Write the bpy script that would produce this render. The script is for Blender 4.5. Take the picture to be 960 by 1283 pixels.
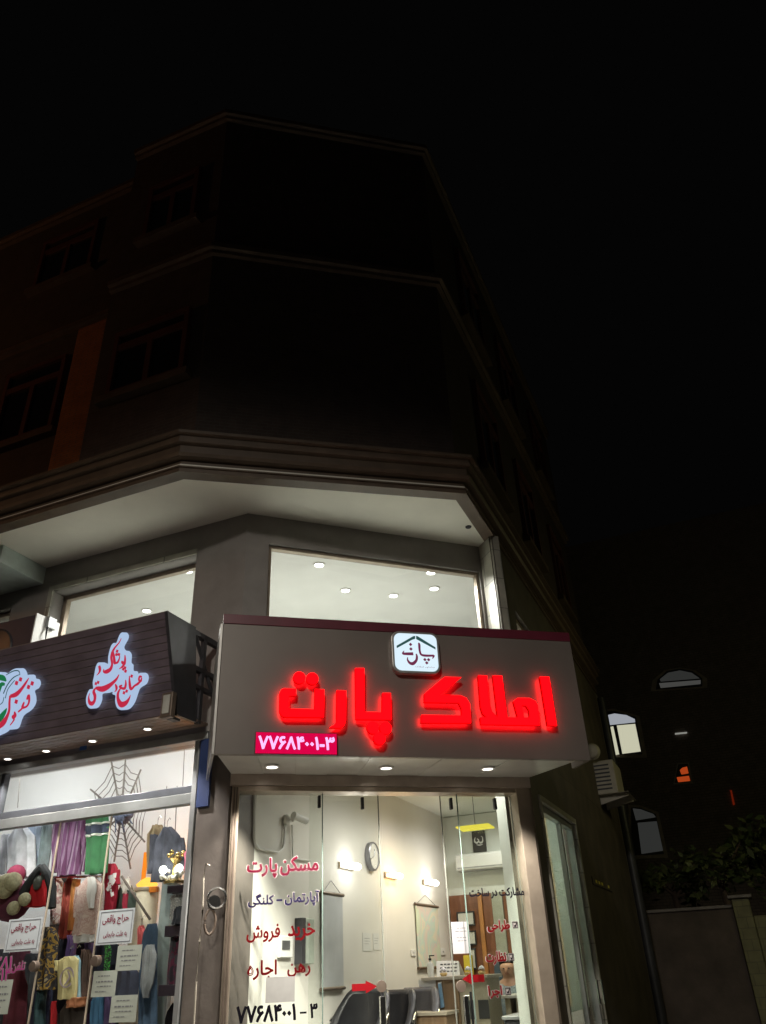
import bpy, bmesh, math, random, unicodedata
from mathutils import Vector, Matrix, noise
random.seed(7)
R = math.radians
S = bpy.context.scene
for o in list(bpy.data.objects): bpy.data.objects.remove(o)

# ------------------------------------------------------------------ camera, world, exposure
PW, PH, FOC = 960.0, 1283.0, 965.0            # photograph size and focal length in its pixels
PITCH, ROLL = R(30.845), R(-2.765)
EYE = Vector((0, 0, 1.6))
_fw = Vector((0, math.cos(PITCH), math.sin(PITCH))); _up = Vector((0, -math.sin(PITCH), math.cos(PITCH))); _rt = Vector((1, 0, 0))
RT = _rt*math.cos(ROLL) + _up*math.sin(ROLL); UP = -_rt*math.sin(ROLL) + _up*math.cos(ROLL); FW = _fw
cd = bpy.data.cameras.new('camera'); cam = bpy.data.objects.new('camera', cd); S.collection.objects.link(cam)
cd.sensor_fit = 'HORIZONTAL'; cd.sensor_width = 36; cd.lens = FOC/PW*36; cd.clip_start = .05; cd.clip_end = 800
cam.matrix_world = Matrix(((RT.x, UP.x, -FW.x, EYE.x), (RT.y, UP.y, -FW.y, EYE.y), (RT.z, UP.z, -FW.z, EYE.z), (0, 0, 0, 1)))
S.camera = cam
w = bpy.data.worlds.new('World'); S.world = w; w.use_nodes = True
bg = w.node_tree.nodes['Background']; bg.inputs[0].default_value = (.0012, .0012, .0012, 1); bg.inputs[1].default_value = 1.0   # night sky
S.view_settings.view_transform = 'Standard'; S.view_settings.look = 'None'; S.view_settings.exposure = 0; S.view_settings.gamma = 1
S.render.engine = 'CYCLES'
try:
    S.cycles.use_denoising = True; S.cycles.denoiser = 'OPENIMAGEDENOISE'
except Exception: pass
S.cycles.max_bounces = 8; S.cycles.diffuse_bounces = 4; S.cycles.transparent_max_bounces = 24; S.cycles.sample_clamp_indirect = 4
S.cycles.caustics_reflective = False; S.cycles.caustics_refractive = False

# brightness of the lamps (W), all in one place
P_STREET, P_ALLEY, P_SHOPSPOT, P_CLOTHSPOT, P_MEZZ, P_SCONCE, P_TUBE, P_OFFICE, P_SODIUM = 2300, 40, 290, 85, 54, 1.8, 18, 42, 250

# ------------------------------------------------------------------ frames: vertical planes with a local axis system
class Fr:
    def __init__(s, x, y, az):
        s.o = Vector((x, y, 0)); s.X = Vector((math.sin(R(az)), math.cos(R(az)), 0)); s.Y = Vector((-s.X.y, s.X.x, 0))
        s.th = math.atan2(s.X.y, s.X.x)
    def w(s, x, y, z): return s.o + s.X*x + s.Y*y + Vector((0, 0, z))
    def at(s, px, py, y=0.0):                   # where the sight line of a photo point meets the vertical plane at depth y
        d = RT*((px-PW/2)/FOC) + UP*((PH/2-py)/FOC) + FW
        p0 = s.o + s.Y*y; t = ((p0-EYE).dot(s.Y))/d.dot(s.Y); p = EYE + d*t
        return (p-s.o).dot(s.X), p.z
    def on(s, px, py, z):                       # where it meets the horizontal plane at height z -> local x, y
        d = RT*((px-PW/2)/FOC) + UP*((PH/2-py)/FOC) + FW
        p = EYE + d*((z-EYE.z)/d.z); return (p-s.o).dot(s.X), (p-s.o).dot(s.Y)
A = (-1.38, 6.72); B = (1.19, 7.45)
FD = Fr(*A, 74.14)            # office shop front
FS = Fr(-1.347, 5.837, 75.0)  # office signboard
FL = Fr(*A, 111.7)            # left street facade (x negative to the left)
FR = Fr(*B, 22.0)             # right alley facade
FM = Fr(*A, 68.3)             # chamfered mezzanine wall
FW_ = Fr(-1.30, 6.93, 21.4)   # left wall inside the office
C0 = FW_.w(5.35, 0, 0)
FB = Fr(C0.x, C0.y, 111.4)    # back wall inside the office
WD = Fr(0, 0, 90)             # world axes

# ------------------------------------------------------------------ materials
MATS = {}
def mat(name, col, rough=.6, metal=0, spec=.5, var=.12, scale=8, bump=0, bscale=40, emit=None, es=0):
    if name in MATS: return MATS[name]
    m = bpy.data.materials.new(name); m.use_nodes = True; nt = m.node_tree; b = nt.nodes['Principled BSDF']
    b.inputs['Roughness'].default_value = rough; b.inputs['Metallic'].default_value = metal
    b.inputs['Specular IOR Level'].default_value = spec
    c = (*col, 1)
    if var > 0:
        tc = nt.nodes.new('ShaderNodeTexCoord'); n = nt.nodes.new('ShaderNodeTexNoise'); n.inputs['Scale'].default_value = scale; n.inputs['Detail'].default_value = 6
        r = nt.nodes.new('ShaderNodeValToRGB'); r.color_ramp.elements[0].position = .3; r.color_ramp.elements[1].position = .7
        r.color_ramp.elements[0].color = (*[v*(1-var) for v in col], 1); r.color_ramp.elements[1].color = (*[min(1, v*(1+var)) for v in col], 1)
        nt.links.new(tc.outputs['Object'], n.inputs['Vector']); nt.links.new(n.outputs['Fac'], r.inputs['Fac']); nt.links.new(r.outputs['Color'], b.inputs['Base Color'])
    else: b.inputs['Base Color'].default_value = c
    if bump:
        tc2 = nt.nodes.new('ShaderNodeTexCoord'); n2 = nt.nodes.new('ShaderNodeTexNoise'); n2.inputs['Scale'].default_value = bscale
        bp = nt.nodes.new('ShaderNodeBump'); bp.inputs['Strength'].default_value = bump; bp.inputs['Distance'].default_value = .01
        nt.links.new(tc2.outputs['Object'], n2.inputs['Vector']); nt.links.new(n2.outputs['Fac'], bp.inputs['Height']); nt.links.new(bp.outputs['Normal'], b.inputs['Normal'])
    if emit:
        b.inputs['Emission Color'].default_value = (*emit, 1); b.inputs['Emission Strength'].default_value = es
    MATS[name] = m; return m
def bands(name, cols, scale, axis='Z', rough=.6, dist=0, bump=0):
    """colour bands along an object axis: stripes of cloth, planks"""
    if name in MATS: return MATS[name]
    m = bpy.data.materials.new(name); m.use_nodes = True; nt = m.node_tree; b = nt.nodes['Principled BSDF']; b.inputs['Roughness'].default_value = rough
    tc = nt.nodes.new('ShaderNodeTexCoord'); sp = nt.nodes.new('ShaderNodeSeparateXYZ'); nt.links.new(tc.outputs['Object'], sp.inputs[0])
    mu = nt.nodes.new('ShaderNodeMath'); mu.operation = 'MULTIPLY'; mu.inputs[1].default_value = scale; nt.links.new(sp.outputs[axis], mu.inputs[0])
    last = mu.outputs[0]
    if dist:
        n = nt.nodes.new('ShaderNodeTexNoise'); n.inputs['Scale'].default_value = 3; nt.links.new(tc.outputs['Object'], n.inputs['Vector'])
        ma = nt.nodes.new('ShaderNodeMath'); ma.operation = 'MULTIPLY_ADD'; ma.inputs[1].default_value = dist; nt.links.new(n.outputs['Fac'], ma.inputs[0]); nt.links.new(last, ma.inputs[2]); last = ma.outputs[0]
    fr = nt.nodes.new('ShaderNodeMath'); fr.operation = 'FRACT'; nt.links.new(last, fr.inputs[0])
    rp = nt.nodes.new('ShaderNodeValToRGB'); rp.color_ramp.interpolation = 'CONSTANT'
    while len(rp.color_ramp.elements) < len(cols): rp.color_ramp.elements.new(.5)
    for i, (pos, c) in enumerate(cols):
        rp.color_ramp.elements[i].position = pos; rp.color_ramp.elements[i].color = (*c, 1)
    nt.links.new(fr.outputs[0], rp.inputs['Fac'])
    n3 = nt.nodes.new('ShaderNodeTexNoise'); n3.inputs['Scale'].default_value = 14; n3.inputs['Detail'].default_value = 5; nt.links.new(tc.outputs['Object'], n3.inputs['Vector'])
    mx = nt.nodes.new('ShaderNodeMix'); mx.data_type = 'RGBA'; mx.blend_type = 'MULTIPLY'; mx.inputs[0].default_value = .5
    nt.links.new(rp.outputs['Color'], mx.inputs[6]); nt.links.new(n3.outputs['Fac'], mx.inputs[7]); nt.links.new(mx.outputs[2], b.inputs['Base Color'])
    MATS[name] = m; return m
def blotch(name, cols, scale=20, rough=.8, soft=False):
    """patterned cloth or a printed map: noise cut into a few colours"""
    if name in MATS: return MATS[name]
    m = bpy.data.materials.new(name); m.use_nodes = True; nt = m.node_tree; b = nt.nodes['Principled BSDF']; b.inputs['Roughness'].default_value = rough
    tc = nt.nodes.new('ShaderNodeTexCoord'); n = nt.nodes.new('ShaderNodeTexNoise'); n.inputs['Scale'].default_value = scale; n.inputs['Detail'].default_value = 4; n.inputs['Distortion'].default_value = .6
    rp = nt.nodes.new('ShaderNodeValToRGB'); rp.color_ramp.interpolation = 'LINEAR' if soft else 'CONSTANT'
    while len(rp.color_ramp.elements) < len(cols): rp.color_ramp.elements.new(.5)
    for i, c in enumerate(cols):
        rp.color_ramp.elements[i].position = 0 if i == 0 else .36 + .28*(i-.5)/(len(cols)-1); rp.color_ramp.elements[i].color = (*c, 1)
    nt.links.new(tc.outputs['Object'], n.inputs['Vector']); nt.links.new(n.outputs['Fac'], rp.inputs['Fac']); nt.links.new(rp.outputs['Color'], b.inputs['Base Color'])
    MATS[name] = m; return m
def bricks(name, c1, c2, mortar, scale=4, bw=.5, rh=.25, ms=.02, rough=.8):
    if name in MATS: return MATS[name]
    m = bpy.data.materials.new(name); m.use_nodes = True; nt = m.node_tree; b = nt.nodes['Principled BSDF']; b.inputs['Roughness'].default_value = rough
    tc = nt.nodes.new('ShaderNodeTexCoord'); sp = nt.nodes.new('ShaderNodeSeparateXYZ'); nt.links.new(tc.outputs['Object'], sp.inputs[0])
    ad = nt.nodes.new('ShaderNodeMath'); ad.operation = 'ADD'; nt.links.new(sp.outputs['X'], ad.inputs[0]); nt.links.new(sp.outputs['Y'], ad.inputs[1])
    cb = nt.nodes.new('ShaderNodeCombineXYZ'); nt.links.new(ad.outputs[0], cb.inputs[0]); nt.links.new(sp.outputs['Z'], cb.inputs[1])
    br = nt.nodes.new('ShaderNodeTexBrick'); br.inputs['Scale'].default_value = scale; br.inputs['Brick Width'].default_value = bw; br.inputs['Row Height'].default_value = rh; br.inputs['Mortar Size'].default_value = ms
    br.inputs['Color1'].default_value = (*c1, 1); br.inputs['Color2'].default_value = (*c2, 1); br.inputs['Mortar'].default_value = (*mortar, 1)
    nt.links.new(cb.outputs[0], br.inputs['Vector'])
    n = nt.nodes.new('ShaderNodeTexNoise'); n.inputs['Scale'].default_value = 6; n.inputs['Detail'].default_value = 7; nt.links.new(tc.outputs['Object'], n.inputs['Vector'])
    mx = nt.nodes.new('ShaderNodeMix'); mx.data_type = 'RGBA'; mx.blend_type = 'MULTIPLY'; mx.inputs[0].default_value = .6
    nt.links.new(br.outputs['Color'], mx.inputs[6]); nt.links.new(n.outputs['Fac'], mx.inputs[7]); nt.links.new(mx.outputs[2], b.inputs['Base Color'])
    bp = nt.nodes.new('ShaderNodeBump'); bp.inputs['Strength'].default_value = .4; bp.inputs['Distance'].default_value = .01; bp.invert = True
    nt.links.new(br.outputs['Fac'], bp.inputs['Height']); nt.links.new(bp.outputs['Normal'], b.inputs['Normal'])
    MATS[name] = m; return m
def emat(name, col, s):
    if name in MATS: return MATS[name]
    m = bpy.data.materials.new(name); m.use_nodes = True; nt = m.node_tree; nt.nodes.remove(nt.nodes['Principled BSDF'])
    e = nt.nodes.new('ShaderNodeEmission'); e.inputs[0].default_value = (*col, 1); e.inputs[1].default_value = s
    nt.links.new(e.outputs[0], nt.nodes['Material Output'].inputs[0]); MATS[name] = m; return m
def gmat(name, tint=(.93, .97, .95), refl=1.0):
    if name in MATS: return MATS[name]
    m = bpy.data.materials.new(name); m.use_nodes = True; nt = m.node_tree; nt.nodes.remove(nt.nodes['Principled BSDF'])
    t = nt.nodes.new('ShaderNodeBsdfTransparent'); t.inputs[0].default_value = (*tint, 1)
    g = nt.nodes.new('ShaderNodeBsdfGlossy'); g.inputs['Roughness'].default_value = .01; g.inputs[0].default_value = (.9, .95, .93, 1)
    f = nt.nodes.new('ShaderNodeLayerWeight'); f.inputs['Blend'].default_value = .5
    pw = nt.nodes.new('ShaderNodeMath'); pw.operation = 'POWER'; pw.inputs[1].default_value = 5; nt.links.new(f.outputs['Facing'], pw.inputs[0])
    mu = nt.nodes.new('ShaderNodeMath'); mu.operation = 'MULTIPLY_ADD'; mu.inputs[1].default_value = .9*refl; mu.inputs[2].default_value = .035*refl; nt.links.new(pw.outputs[0], mu.inputs[0])
    x = nt.nodes.new('ShaderNodeMixShader'); nt.links.new(mu.outputs[0], x.inputs[0]); nt.links.new(t.outputs[0], x.inputs[1]); nt.links.new(g.outputs[0], x.inputs[2])
    nt.links.new(x.outputs[0], nt.nodes['Material Output'].inputs[0]); MATS[name] = m; return m

# ------------------------------------------------------------------ mesh builder in a frame's own coordinates
class MB:
    def __init__(s, fr): s.f = fr; s.v = []; s.p = []; s.sm = False; s.weld = False
    def add(s, vs, fs):
        n = len(s.v); s.v += [tuple(q) for q in vs]; s.p += [tuple(i+n for i in f) for f in fs]; return s
    def box(s, x0, x1, y0, y1, z0, z1):
        x0, x1 = sorted((x0, x1)); y0, y1 = sorted((y0, y1)); z0, z1 = sorted((z0, z1))
        return s.add([(x0, y0, z0), (x1, y0, z0), (x1, y1, z0), (x0, y1, z0), (x0, y0, z1), (x1, y0, z1), (x1, y1, z1), (x0, y1, z1)],
                     [(0, 3, 2, 1), (4, 5, 6, 7), (0, 1, 5, 4), (1, 2, 6, 5), (2, 3, 7, 6), (3, 0, 4, 7)])
    def prism(s, pts, y0, y1):                  # outline in (x,z), thickness along y
        n = len(pts)
        a = sum(pts[i][0]*pts[(i+1) % n][1]-pts[(i+1) % n][0]*pts[i][1] for i in range(n))
        if a < 0: pts = pts[::-1]
        return s.add([(x, y0, z) for x, z in pts] + [(x, y1, z) for x, z in pts],
                     [tuple(range(n)), tuple(range(2*n-1, n-1, -1))] + [(i, i+n, (i+1) % n+n, (i+1) % n) for i in range(n)])
    def slab(s, pts, z0, z1):                   # outline in (x,y), thickness along z
        n = len(pts)
        a = sum(pts[i][0]*pts[(i+1) % n][1]-pts[(i+1) % n][0]*pts[i][1] for i in range(n))
        if a < 0: pts = pts[::-1]
        return s.add([(x, y, z0) for x, y in pts] + [(x, y, z1) for x, y in pts],
                     [tuple(range(n-1, -1, -1)), tuple(range(n, 2*n))] + [(i, (i+1) % n, (i+1) % n+n, i+n) for i in range(n)])
    def tube(s, pts, r, n=8, r1=None):
        P = [Vector(p) for p in pts]; rings = []
        m = len(P)
        for i, p in enumerate(P):
            d = (P[min(i+1, m-1)]-P[max(i-1, 0)]).normalized()
            a = d.cross(Vector((0, 0, 1)));
            if a.length < 1e-3: a = d.cross(Vector((1, 0, 0)))
            a.normalize(); b = d.cross(a); rr = r if r1 is None else r+(r1-r)*i/(m-1)
            rings.append([p+a*(rr*math.cos(2*math.pi*k/n))+b*(rr*math.sin(2*math.pi*k/n)) for k in range(n)])
        return s.loft(rings)
    def loft(s, rings, cap=True):
        n = len(rings[0]); vs = [q for r in rings for q in r]; fs = []
        for i in range(len(rings)-1):
            for k in range(n): fs.append((i*n+k, i*n+(k+1) % n, (i+1)*n+(k+1) % n, (i+1)*n+k))
        if cap: fs += [tuple(range(n-1, -1, -1)), tuple(range((len(rings)-1)*n, len(rings)*n))]
        s.sm = True; return s.add(vs, fs)
    def lathe(s, c, prof, n=20, axis='z'):      # prof: (radius, offset along axis)
        cx, cy, cz = c; rings = []
        for r, h in prof:
            r = max(r, 1e-4); ring = []
            for k in range(n):
                a = 2*math.pi*k/n
                ring.append((cx+r*math.cos(a), cy+r*math.sin(a), cz+h) if axis == 'z' else (cx+r*math.cos(a), cy+h, cz+r*math.sin(a)) if axis == 'y' else (cx+h, cy+r*math.cos(a), cz+r*math.sin(a)))
            rings.append(ring)
        return s.loft(rings)
    def ball(s, c, r, sx=1, sy=1, sz=1, n=14):
        prof = [(r*math.sin(math.pi*i/8), -r*math.cos(math.pi*i/8)) for i in range(9)]
        k = len(s.v); s.lathe((0, 0, 0), prof, n)
        s.v[k:] = [(c[0]+x*sx, c[1]+y*sy, c[2]+z*sz) for x, y, z in s.v[k:]]; return s
    def build(s, name, m, parent=None, bev=0, smooth=None):
        me = bpy.data.meshes.new(name)
        ws = [s.f.w(*q) for q in s.v]
        if parent is not None:
            inv = PM[parent.name].inverted()
        else:
            c = sum(ws, Vector())/len(ws); c.z = min(q.z for q in ws)
            inv = (Matrix.Translation(c) @ Matrix.Rotation(s.f.th, 4, 'Z')).inverted()
        me.from_pydata([inv @ q for q in ws], [], s.p); me.update()
        b = bmesh.new(); b.from_mesh(me)
        if s.weld: bmesh.ops.remove_doubles(b, verts=b.verts, dist=1e-5)
        bmesh.ops.recalc_face_normals(b, faces=b.faces); b.to_mesh(me); b.free()
        me.materials.append(m)
        if s.sm if smooth is None else smooth:
            for p in me.polygons: p.use_smooth = True
            try: me.set_sharp_from_angle(angle=R(40))
            except Exception: pass
        o = bpy.data.objects.new(name, me); S.collection.objects.link(o)
        if parent is not None: o.parent = parent; PM[o.name] = PM[parent.name]
        else: o.matrix_world = inv.inverted(); PM[o.name] = inv.inverted()
        if bev:
            bm = o.modifiers.new('bevel', 'BEVEL'); bm.width = bev; bm.segments = 2; bm.limit_method = 'ANGLE'; bm.angle_limit = R(35)
        return o
PM = {}
def tag(o, label=None, cat=None, group=None, kind=None):
    if label: o['label'] = label
    if cat: o['category'] = cat
    if group: o['group'] = group
    if kind: o['kind'] = kind
    return o
def thing(name, label, cat, fr, x, y, z, group=None):
    o = bpy.data.objects.new(name, None); o.empty_display_size = .1; S.collection.objects.link(o)
    m = Matrix.Translation(fr.w(x, y, z)) @ Matrix.Rotation(fr.th, 4, 'Z'); o.matrix_world = m; PM[o.name] = m
    return tag(o, label, cat, group)
def dup(root, fr, x, y, z, label=None, rot=None):
    r = root.copy(); S.collection.objects.link(r)
    m = Matrix.Translation(fr.w(x, y, z)) @ Matrix.Rotation(fr.th if rot is None else rot, 4, 'Z'); r.matrix_world = m; PM[r.name] = m
    if label: r['label'] = label
    for ch in [c for c in S.objects if c.parent == root]:
        c = ch.copy(); S.collection.objects.link(c); c.parent = r
        for g in [q for q in S.objects if q.parent == ch]:
            d = g.copy(); S.collection.objects.link(d); d.parent = c
    return r
def lamp(kind, name, fr, x, y, z, power, col=(1, .95, .88), size=.05, parent=None, rot=None, spot=150, blend=.6):
    d = bpy.data.lights.new(name, kind); d.energy = power; d.color = col
    if kind == 'AREA': d.shape = 'DISK'; d.size = size
    else: d.shadow_soft_size = size
    if kind == 'SPOT': d.spot_size = R(spot); d.spot_blend = blend
    o = bpy.data.objects.new(name, d); S.collection.objects.link(o)
    m = Matrix.Translation(fr.w(x, y, z))
    if rot is not None: m = m @ Matrix.Rotation(fr.th, 4, 'Z') @ rot
    if parent is not None: o.parent = parent; o.matrix_local = PM[parent.name].inverted() @ m
    else: o.matrix_world = m
    return o

# ------------------------------------------------------------------ writing: Persian letters joined with their presentation forms
FORMS = {}
for cp in list(range(0xFB50, 0xFC00)) + list(range(0xFE80, 0xFEFD)):
    d = unicodedata.decomposition(chr(cp)).split()
    if len(d) >= 2 and d[0] in ('<isolated>', '<final>', '<initial>', '<medial>'): FORMS.setdefault(''.join(chr(int(q, 16)) for q in d[1:]), {}).setdefault(d[0][1:4], chr(cp))
def shape(t):
    if all(not c.isalpha() for c in t): return t
    out = []; i = 0
    def joins(c): return 'ini' in FORMS.get(c, {})
    prev = False
    while i < len(t):
        c = t[i]
        if t[i:i+2] == 'لا': c = 'لا'
        nx = t[i+len(c)] if i+len(c) < len(t) else ' '
        f = FORMS.get(c)
        if not f: out.append(c); prev = False; i += len(c); continue
        nj = joins(c) and nx in FORMS and len(FORMS[nx]) > 1
        k = ('med' if nj else 'fin') if prev else ('ini' if nj else 'iso')
        out.append(f.get(k) or f.get('iso')); prev = joins(c) and nj; i += len(c)
    return ''.join(reversed(out))
def contours(t):
    """outline loops of a line of writing"""
    c = bpy.data.curves.new('t', 'FONT'); c.body = shape(t)
    o = bpy.data.objects.new('t', c); S.collection.objects.link(o); bpy.context.view_layer.update()
    dg = bpy.context.evaluated_depsgraph_get(); cu = o.evaluated_get(dg).to_curve(dg); out = []
    for sp in cu.splines:
        if sp.type == 'BEZIER':
            n = len(sp.bezier_points); l = []
            for i in range(n):
                p, q = sp.bezier_points[i], sp.bezier_points[(i+1) % n]; a, b, c_, d = p.co, p.handle_right, q.handle_left, q.co
                st_ = (b-a).cross(d-a).length < 1e-5 and (c_-a).cross(d-a).length < 1e-5
                for k in range(1 if st_ else 4):
                    u = k/4; v = a*(1-u)**3+b*3*u*(1-u)**2+c_*3*u*u*(1-u)+d*u**3; l.append((v.x, v.y))
        else: l = [(p.co.x, p.co.y) for p in sp.points]
        if len(l) > 2: out.append(l)
    bpy.data.objects.remove(o); return out
def inside(p, l):
    c = False; n = len(l)
    for i in range(n):
        (x0, y0), (x1, y1) = l[i], l[i-1]
        if (y0 > p[1]) != (y1 > p[1]) and p[0] < (x1-x0)*(p[1]-y0)/(y1-y0)+x0: c = not c
    return c
TEXTN = [0]
def fit_text(mb, t, x0, x1, z0, z1, y, fat=.018, skew=0):
    """writes t into the rectangle x0..x1, z0..z1 (frame coordinates) at depth y; fat thickens the strokes"""
    ls = contours(t)
    if not ls: return mb
    ax = min(p[0] for l in ls for p in l)-fat; bx = max(p[0] for l in ls for p in l)+fat; ay = min(p[1] for l in ls for p in l)-fat; by = max(p[1] for l in ls for p in l)+fat
    f = lambda p: (x0+(p[0]-ax)/(bx-ax)*(x1-x0), z0+(p[1]-ay)/(by-ay)*(z1-z0))
    area = lambda l: sum(l[i-1][0]*l[i][1]-l[i][0]*l[i-1][1] for i in range(len(l)))/2
    ar = [area(l) for l in ls]; sg = 1 if max(ar, key=abs) > 0 else -1
    outs = [i for i in range(len(ls)) if ar[i]*sg > 0]; grp = {i: [] for i in outs}
    for i in range(len(ls)):
        if i in grp: continue
        cs = [o for o in outs if inside(ls[i][0], ls[o])]
        if cs: grp[min(cs, key=lambda o: abs(ar[o]))].append(i)
        else: grp[i] = []
    hw = fat*((x1-x0)/(bx-ax)+(z1-z0)/(by-ay))/2
    for n, (o, hs) in enumerate(grp.items()):
        yy = y-.00012*(n % 3)
        curve_fill(mb, [[f(p) for p in ls[k]] for k in [o]+hs], yy-.00001, yy)
        if fat > 0:
            for k in [o]+hs:
                l = [f(p) for p in ls[k]]; m = len(l); yb = yy-.00004
                for i in range(m):
                    (xa, za), (xb, zb) = l[i], l[(i+1) % m]; dx, dz = xb-xa, zb-za; d = math.hypot(dx, dz)
                    if d < 1e-6: continue
                    ux, uz = dx/d*hw, dz/d*hw; yb -= .0000015
                    mb.add([(xa-ux*.6-uz, yb, za-uz*.6+ux), (xb+ux*.6-uz, yb, zb+uz*.6+ux), (xb+ux*.6+uz, yb, zb+uz*.6-ux), (xa-ux*.6+uz, yb, za-uz*.6-ux)], [(0, 1, 2, 3)])
    return mb
def pix_text(mb, t, fr, pl, pr, pt, pb, y, fat=.018):
    """the same with the rectangle read off the photograph: left and right x, top and bottom y at its middle"""
    m = (pl+pr)/2; x0 = fr.at(pl, (pt+pb)/2, y)[0]; x1 = fr.at(pr, (pt+pb)/2, y)[0]
    return fit_text(mb, t, x0, x1, fr.at(m, pb, y)[1], fr.at(m, pt, y)[1], y, fat)
def curve_fill(mb, loops, y0, y1):
    """filled outline(s) with holes, in (x,z), from y0 (front) to y1 (back)"""
    c = bpy.data.curves.new('c', 'CURVE'); c.dimensions = '2D'; c.fill_mode = 'BOTH'; c.extrude = abs(y1-y0)/2
    for lp in loops:
        sp = c.splines.new('POLY'); sp.points.add(len(lp)-1); sp.use_cyclic_u = True
        for q, (x, z) in zip(sp.points, lp): q.co = (x, z, 0, 1)
    o = bpy.data.objects.new('c', c); S.collection.objects.link(o); bpy.context.view_layer.update()
    dg = bpy.context.evaluated_depsgraph_get(); me = bpy.data.meshes.new_from_object(o.evaluated_get(dg)); bpy.data.objects.remove(o)
    ym = (y0+y1)/2; mb.weld = mb.weld or abs(y1-y0) > .001
    mb.add([(v.co.x, ym-v.co.z, v.co.y) for v in me.vertices], [tuple(p.vertices) for p in me.polygons]); bpy.data.meshes.remove(me); return mb
def ring_pts(cx, cz, rx, rz=None, n=20, a0=0):
    rz = rz or rx; return [(cx+rx*math.cos(a0+2*math.pi*k/n), cz+rz*math.sin(a0+2*math.pi*k/n)) for k in range(n)]
def round_rect(x0, x1, z0, z1, r, n=5):
    out = []
    for cx, cz, a in ((x1-r, z1-r, 0), (x0+r, z1-r, 90), (x0+r, z0+r, 180), (x1-r, z0+r, 270)):
        for k in range(n+1):
            t = R(a+90*k/n); out.append((cx+r*math.cos(t), cz+r*math.sin(t)))
    return out
def stroke(mb, pts, y, th=.002):
    """brush stroke: pts = (x, z, width); a smooth ribbon with some thickness"""
    P = []
    for i in range(len(pts)-1):
        p0, p1, p2, p3 = pts[max(i-1, 0)], pts[i], pts[i+1], pts[min(i+2, len(pts)-1)]
        for k in range(5):
            t = k/5; P.append(tuple(.5*((2*b)+(c-a)*t+(2*a-5*b+4*c-d)*t*t+(3*b-a-3*c+d)*t**3) for a, b, c, d in zip(p0, p1, p2, p3)))
    P.append(pts[-1]); L = []; Rr = []
    for i, (x, z, wd) in enumerate(P):
        a = P[max(i-1, 0)]; b = P[min(i+1, len(P)-1)]; dx, dz = b[0]-a[0], b[1]-a[1]; l = math.hypot(dx, dz) or 1; wd = max(wd, 1e-4)
        L.append((x-dz/l*wd/2, z+dx/l*wd/2)); Rr.append((x+dz/l*wd/2, z-dx/l*wd/2))
    n = len(P); vs = [(x, y, z) for x, z in L] + [(x, y, z) for x, z in Rr] + [(x, y+th, z) for x, z in L] + [(x, y+th, z) for x, z in Rr]; fs = []
    for i in range(n-1):
        fs += [(i, i+1, n+i+1, n+i), (2*n+i, 3*n+i, 3*n+i+1, 2*n+i+1), (i, 2*n+i, 2*n+i+1, i+1), (n+i, n+i+1, 3*n+i+1, 3*n+i)]
    fs += [(0, n, 3*n, 2*n), (n-1, 3*n-1, 4*n-1, 2*n-1)]
    return mb.add(vs, fs)
def dot(mb, x, z, w_, y, th=.002, a=.6):
    return mb.prism([(x+w_*math.cos(a+k*math.pi/2), z+w_*math.sin(a+k*math.pi/2)) for k in range(4)], y, y+th)

# ------------------------------------------------------------------ palette
M_brick = bricks('brown_brick', (.085, .055, .043), (.07, .046, .036), (.085, .07, .06), 4, .5, .16, .02)
M_stone = mat('grey_brown_stone', (.15, .13, .115), .45, var=.22, scale=5, bump=.1)
M_plaster = mat('white_plaster', (.80, .79, .77), .8, var=.04, scale=3, bump=.05, bscale=120)
M_soffit = mat('soffit_paint', (.82, .79, .69), .8, var=.08, scale=1.6, bump=.05)
M_mez = mat('mezzanine_render', (.27, .25, .235), .6, var=.12, scale=4, bump=.12)
M_wallin = mat('cream_wall', (.76, .74, .68), .6, var=.04, scale=2)
M_back = mat('pale_green_white_wall', (.74, .77, .72), .6, var=.03, scale=2)
M_corn = mat('cornice_stone', (.10, .068, .045), .55, var=.2, scale=6, bump=.1)
M_alu = mat('brushed_aluminium', (.42, .41, .39), .38, .7, var=.1, scale=12)
M_champ = mat('champagne_aluminium', (.40, .33, .26), .35, .6, var=.1, scale=10)
M_brownmetal = mat('brown_painted_metal', (.15, .115, .09), .4, .3, var=.15, scale=10)
M_greyframe = mat('grey_frame', (.34, .35, .35), .4, .4, var=.1, scale=10)
M_darkframe = mat('dark_frame', (.035, .035, .04), .45, var=.2, scale=10)
M_white = mat('white_plastic', (.78, .78, .75), .4, var=.03)
M_black = mat('black_plastic', (.02, .02, .022), .4, var=.1)
M_steel = mat('polished_steel', (.6, .6, .58), .2, 1, var=.05)
M_glass = gmat('window_glass', (.955, .97, .955))
M_glassd = gmat('dark_glass', (.5, .55, .55), 1.5)
M_tile = bricks('cream_tile', (.62, .60, .50), (.58, .56, .47), (.30, .29, .25), 1.6, .9, .55, .008, .35)
M_asph = mat('asphalt', (.05, .05, .05), .85, var=.3, scale=3, bump=.3, bscale=80)
M_pave = bricks('paving', (.46, .43, .38), (.42, .40, .35), (.24, .22, .20), 2.5, .5, .5, .015)
M_floor = bricks('floor_tile', (.55, .52, .47), (.52, .49, .44), (.35, .33, .30), 1.6, .9, .9, .006, .25)
M_blackout = mat('dark_room', (.02, .02, .022), .8, var=.1)

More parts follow.
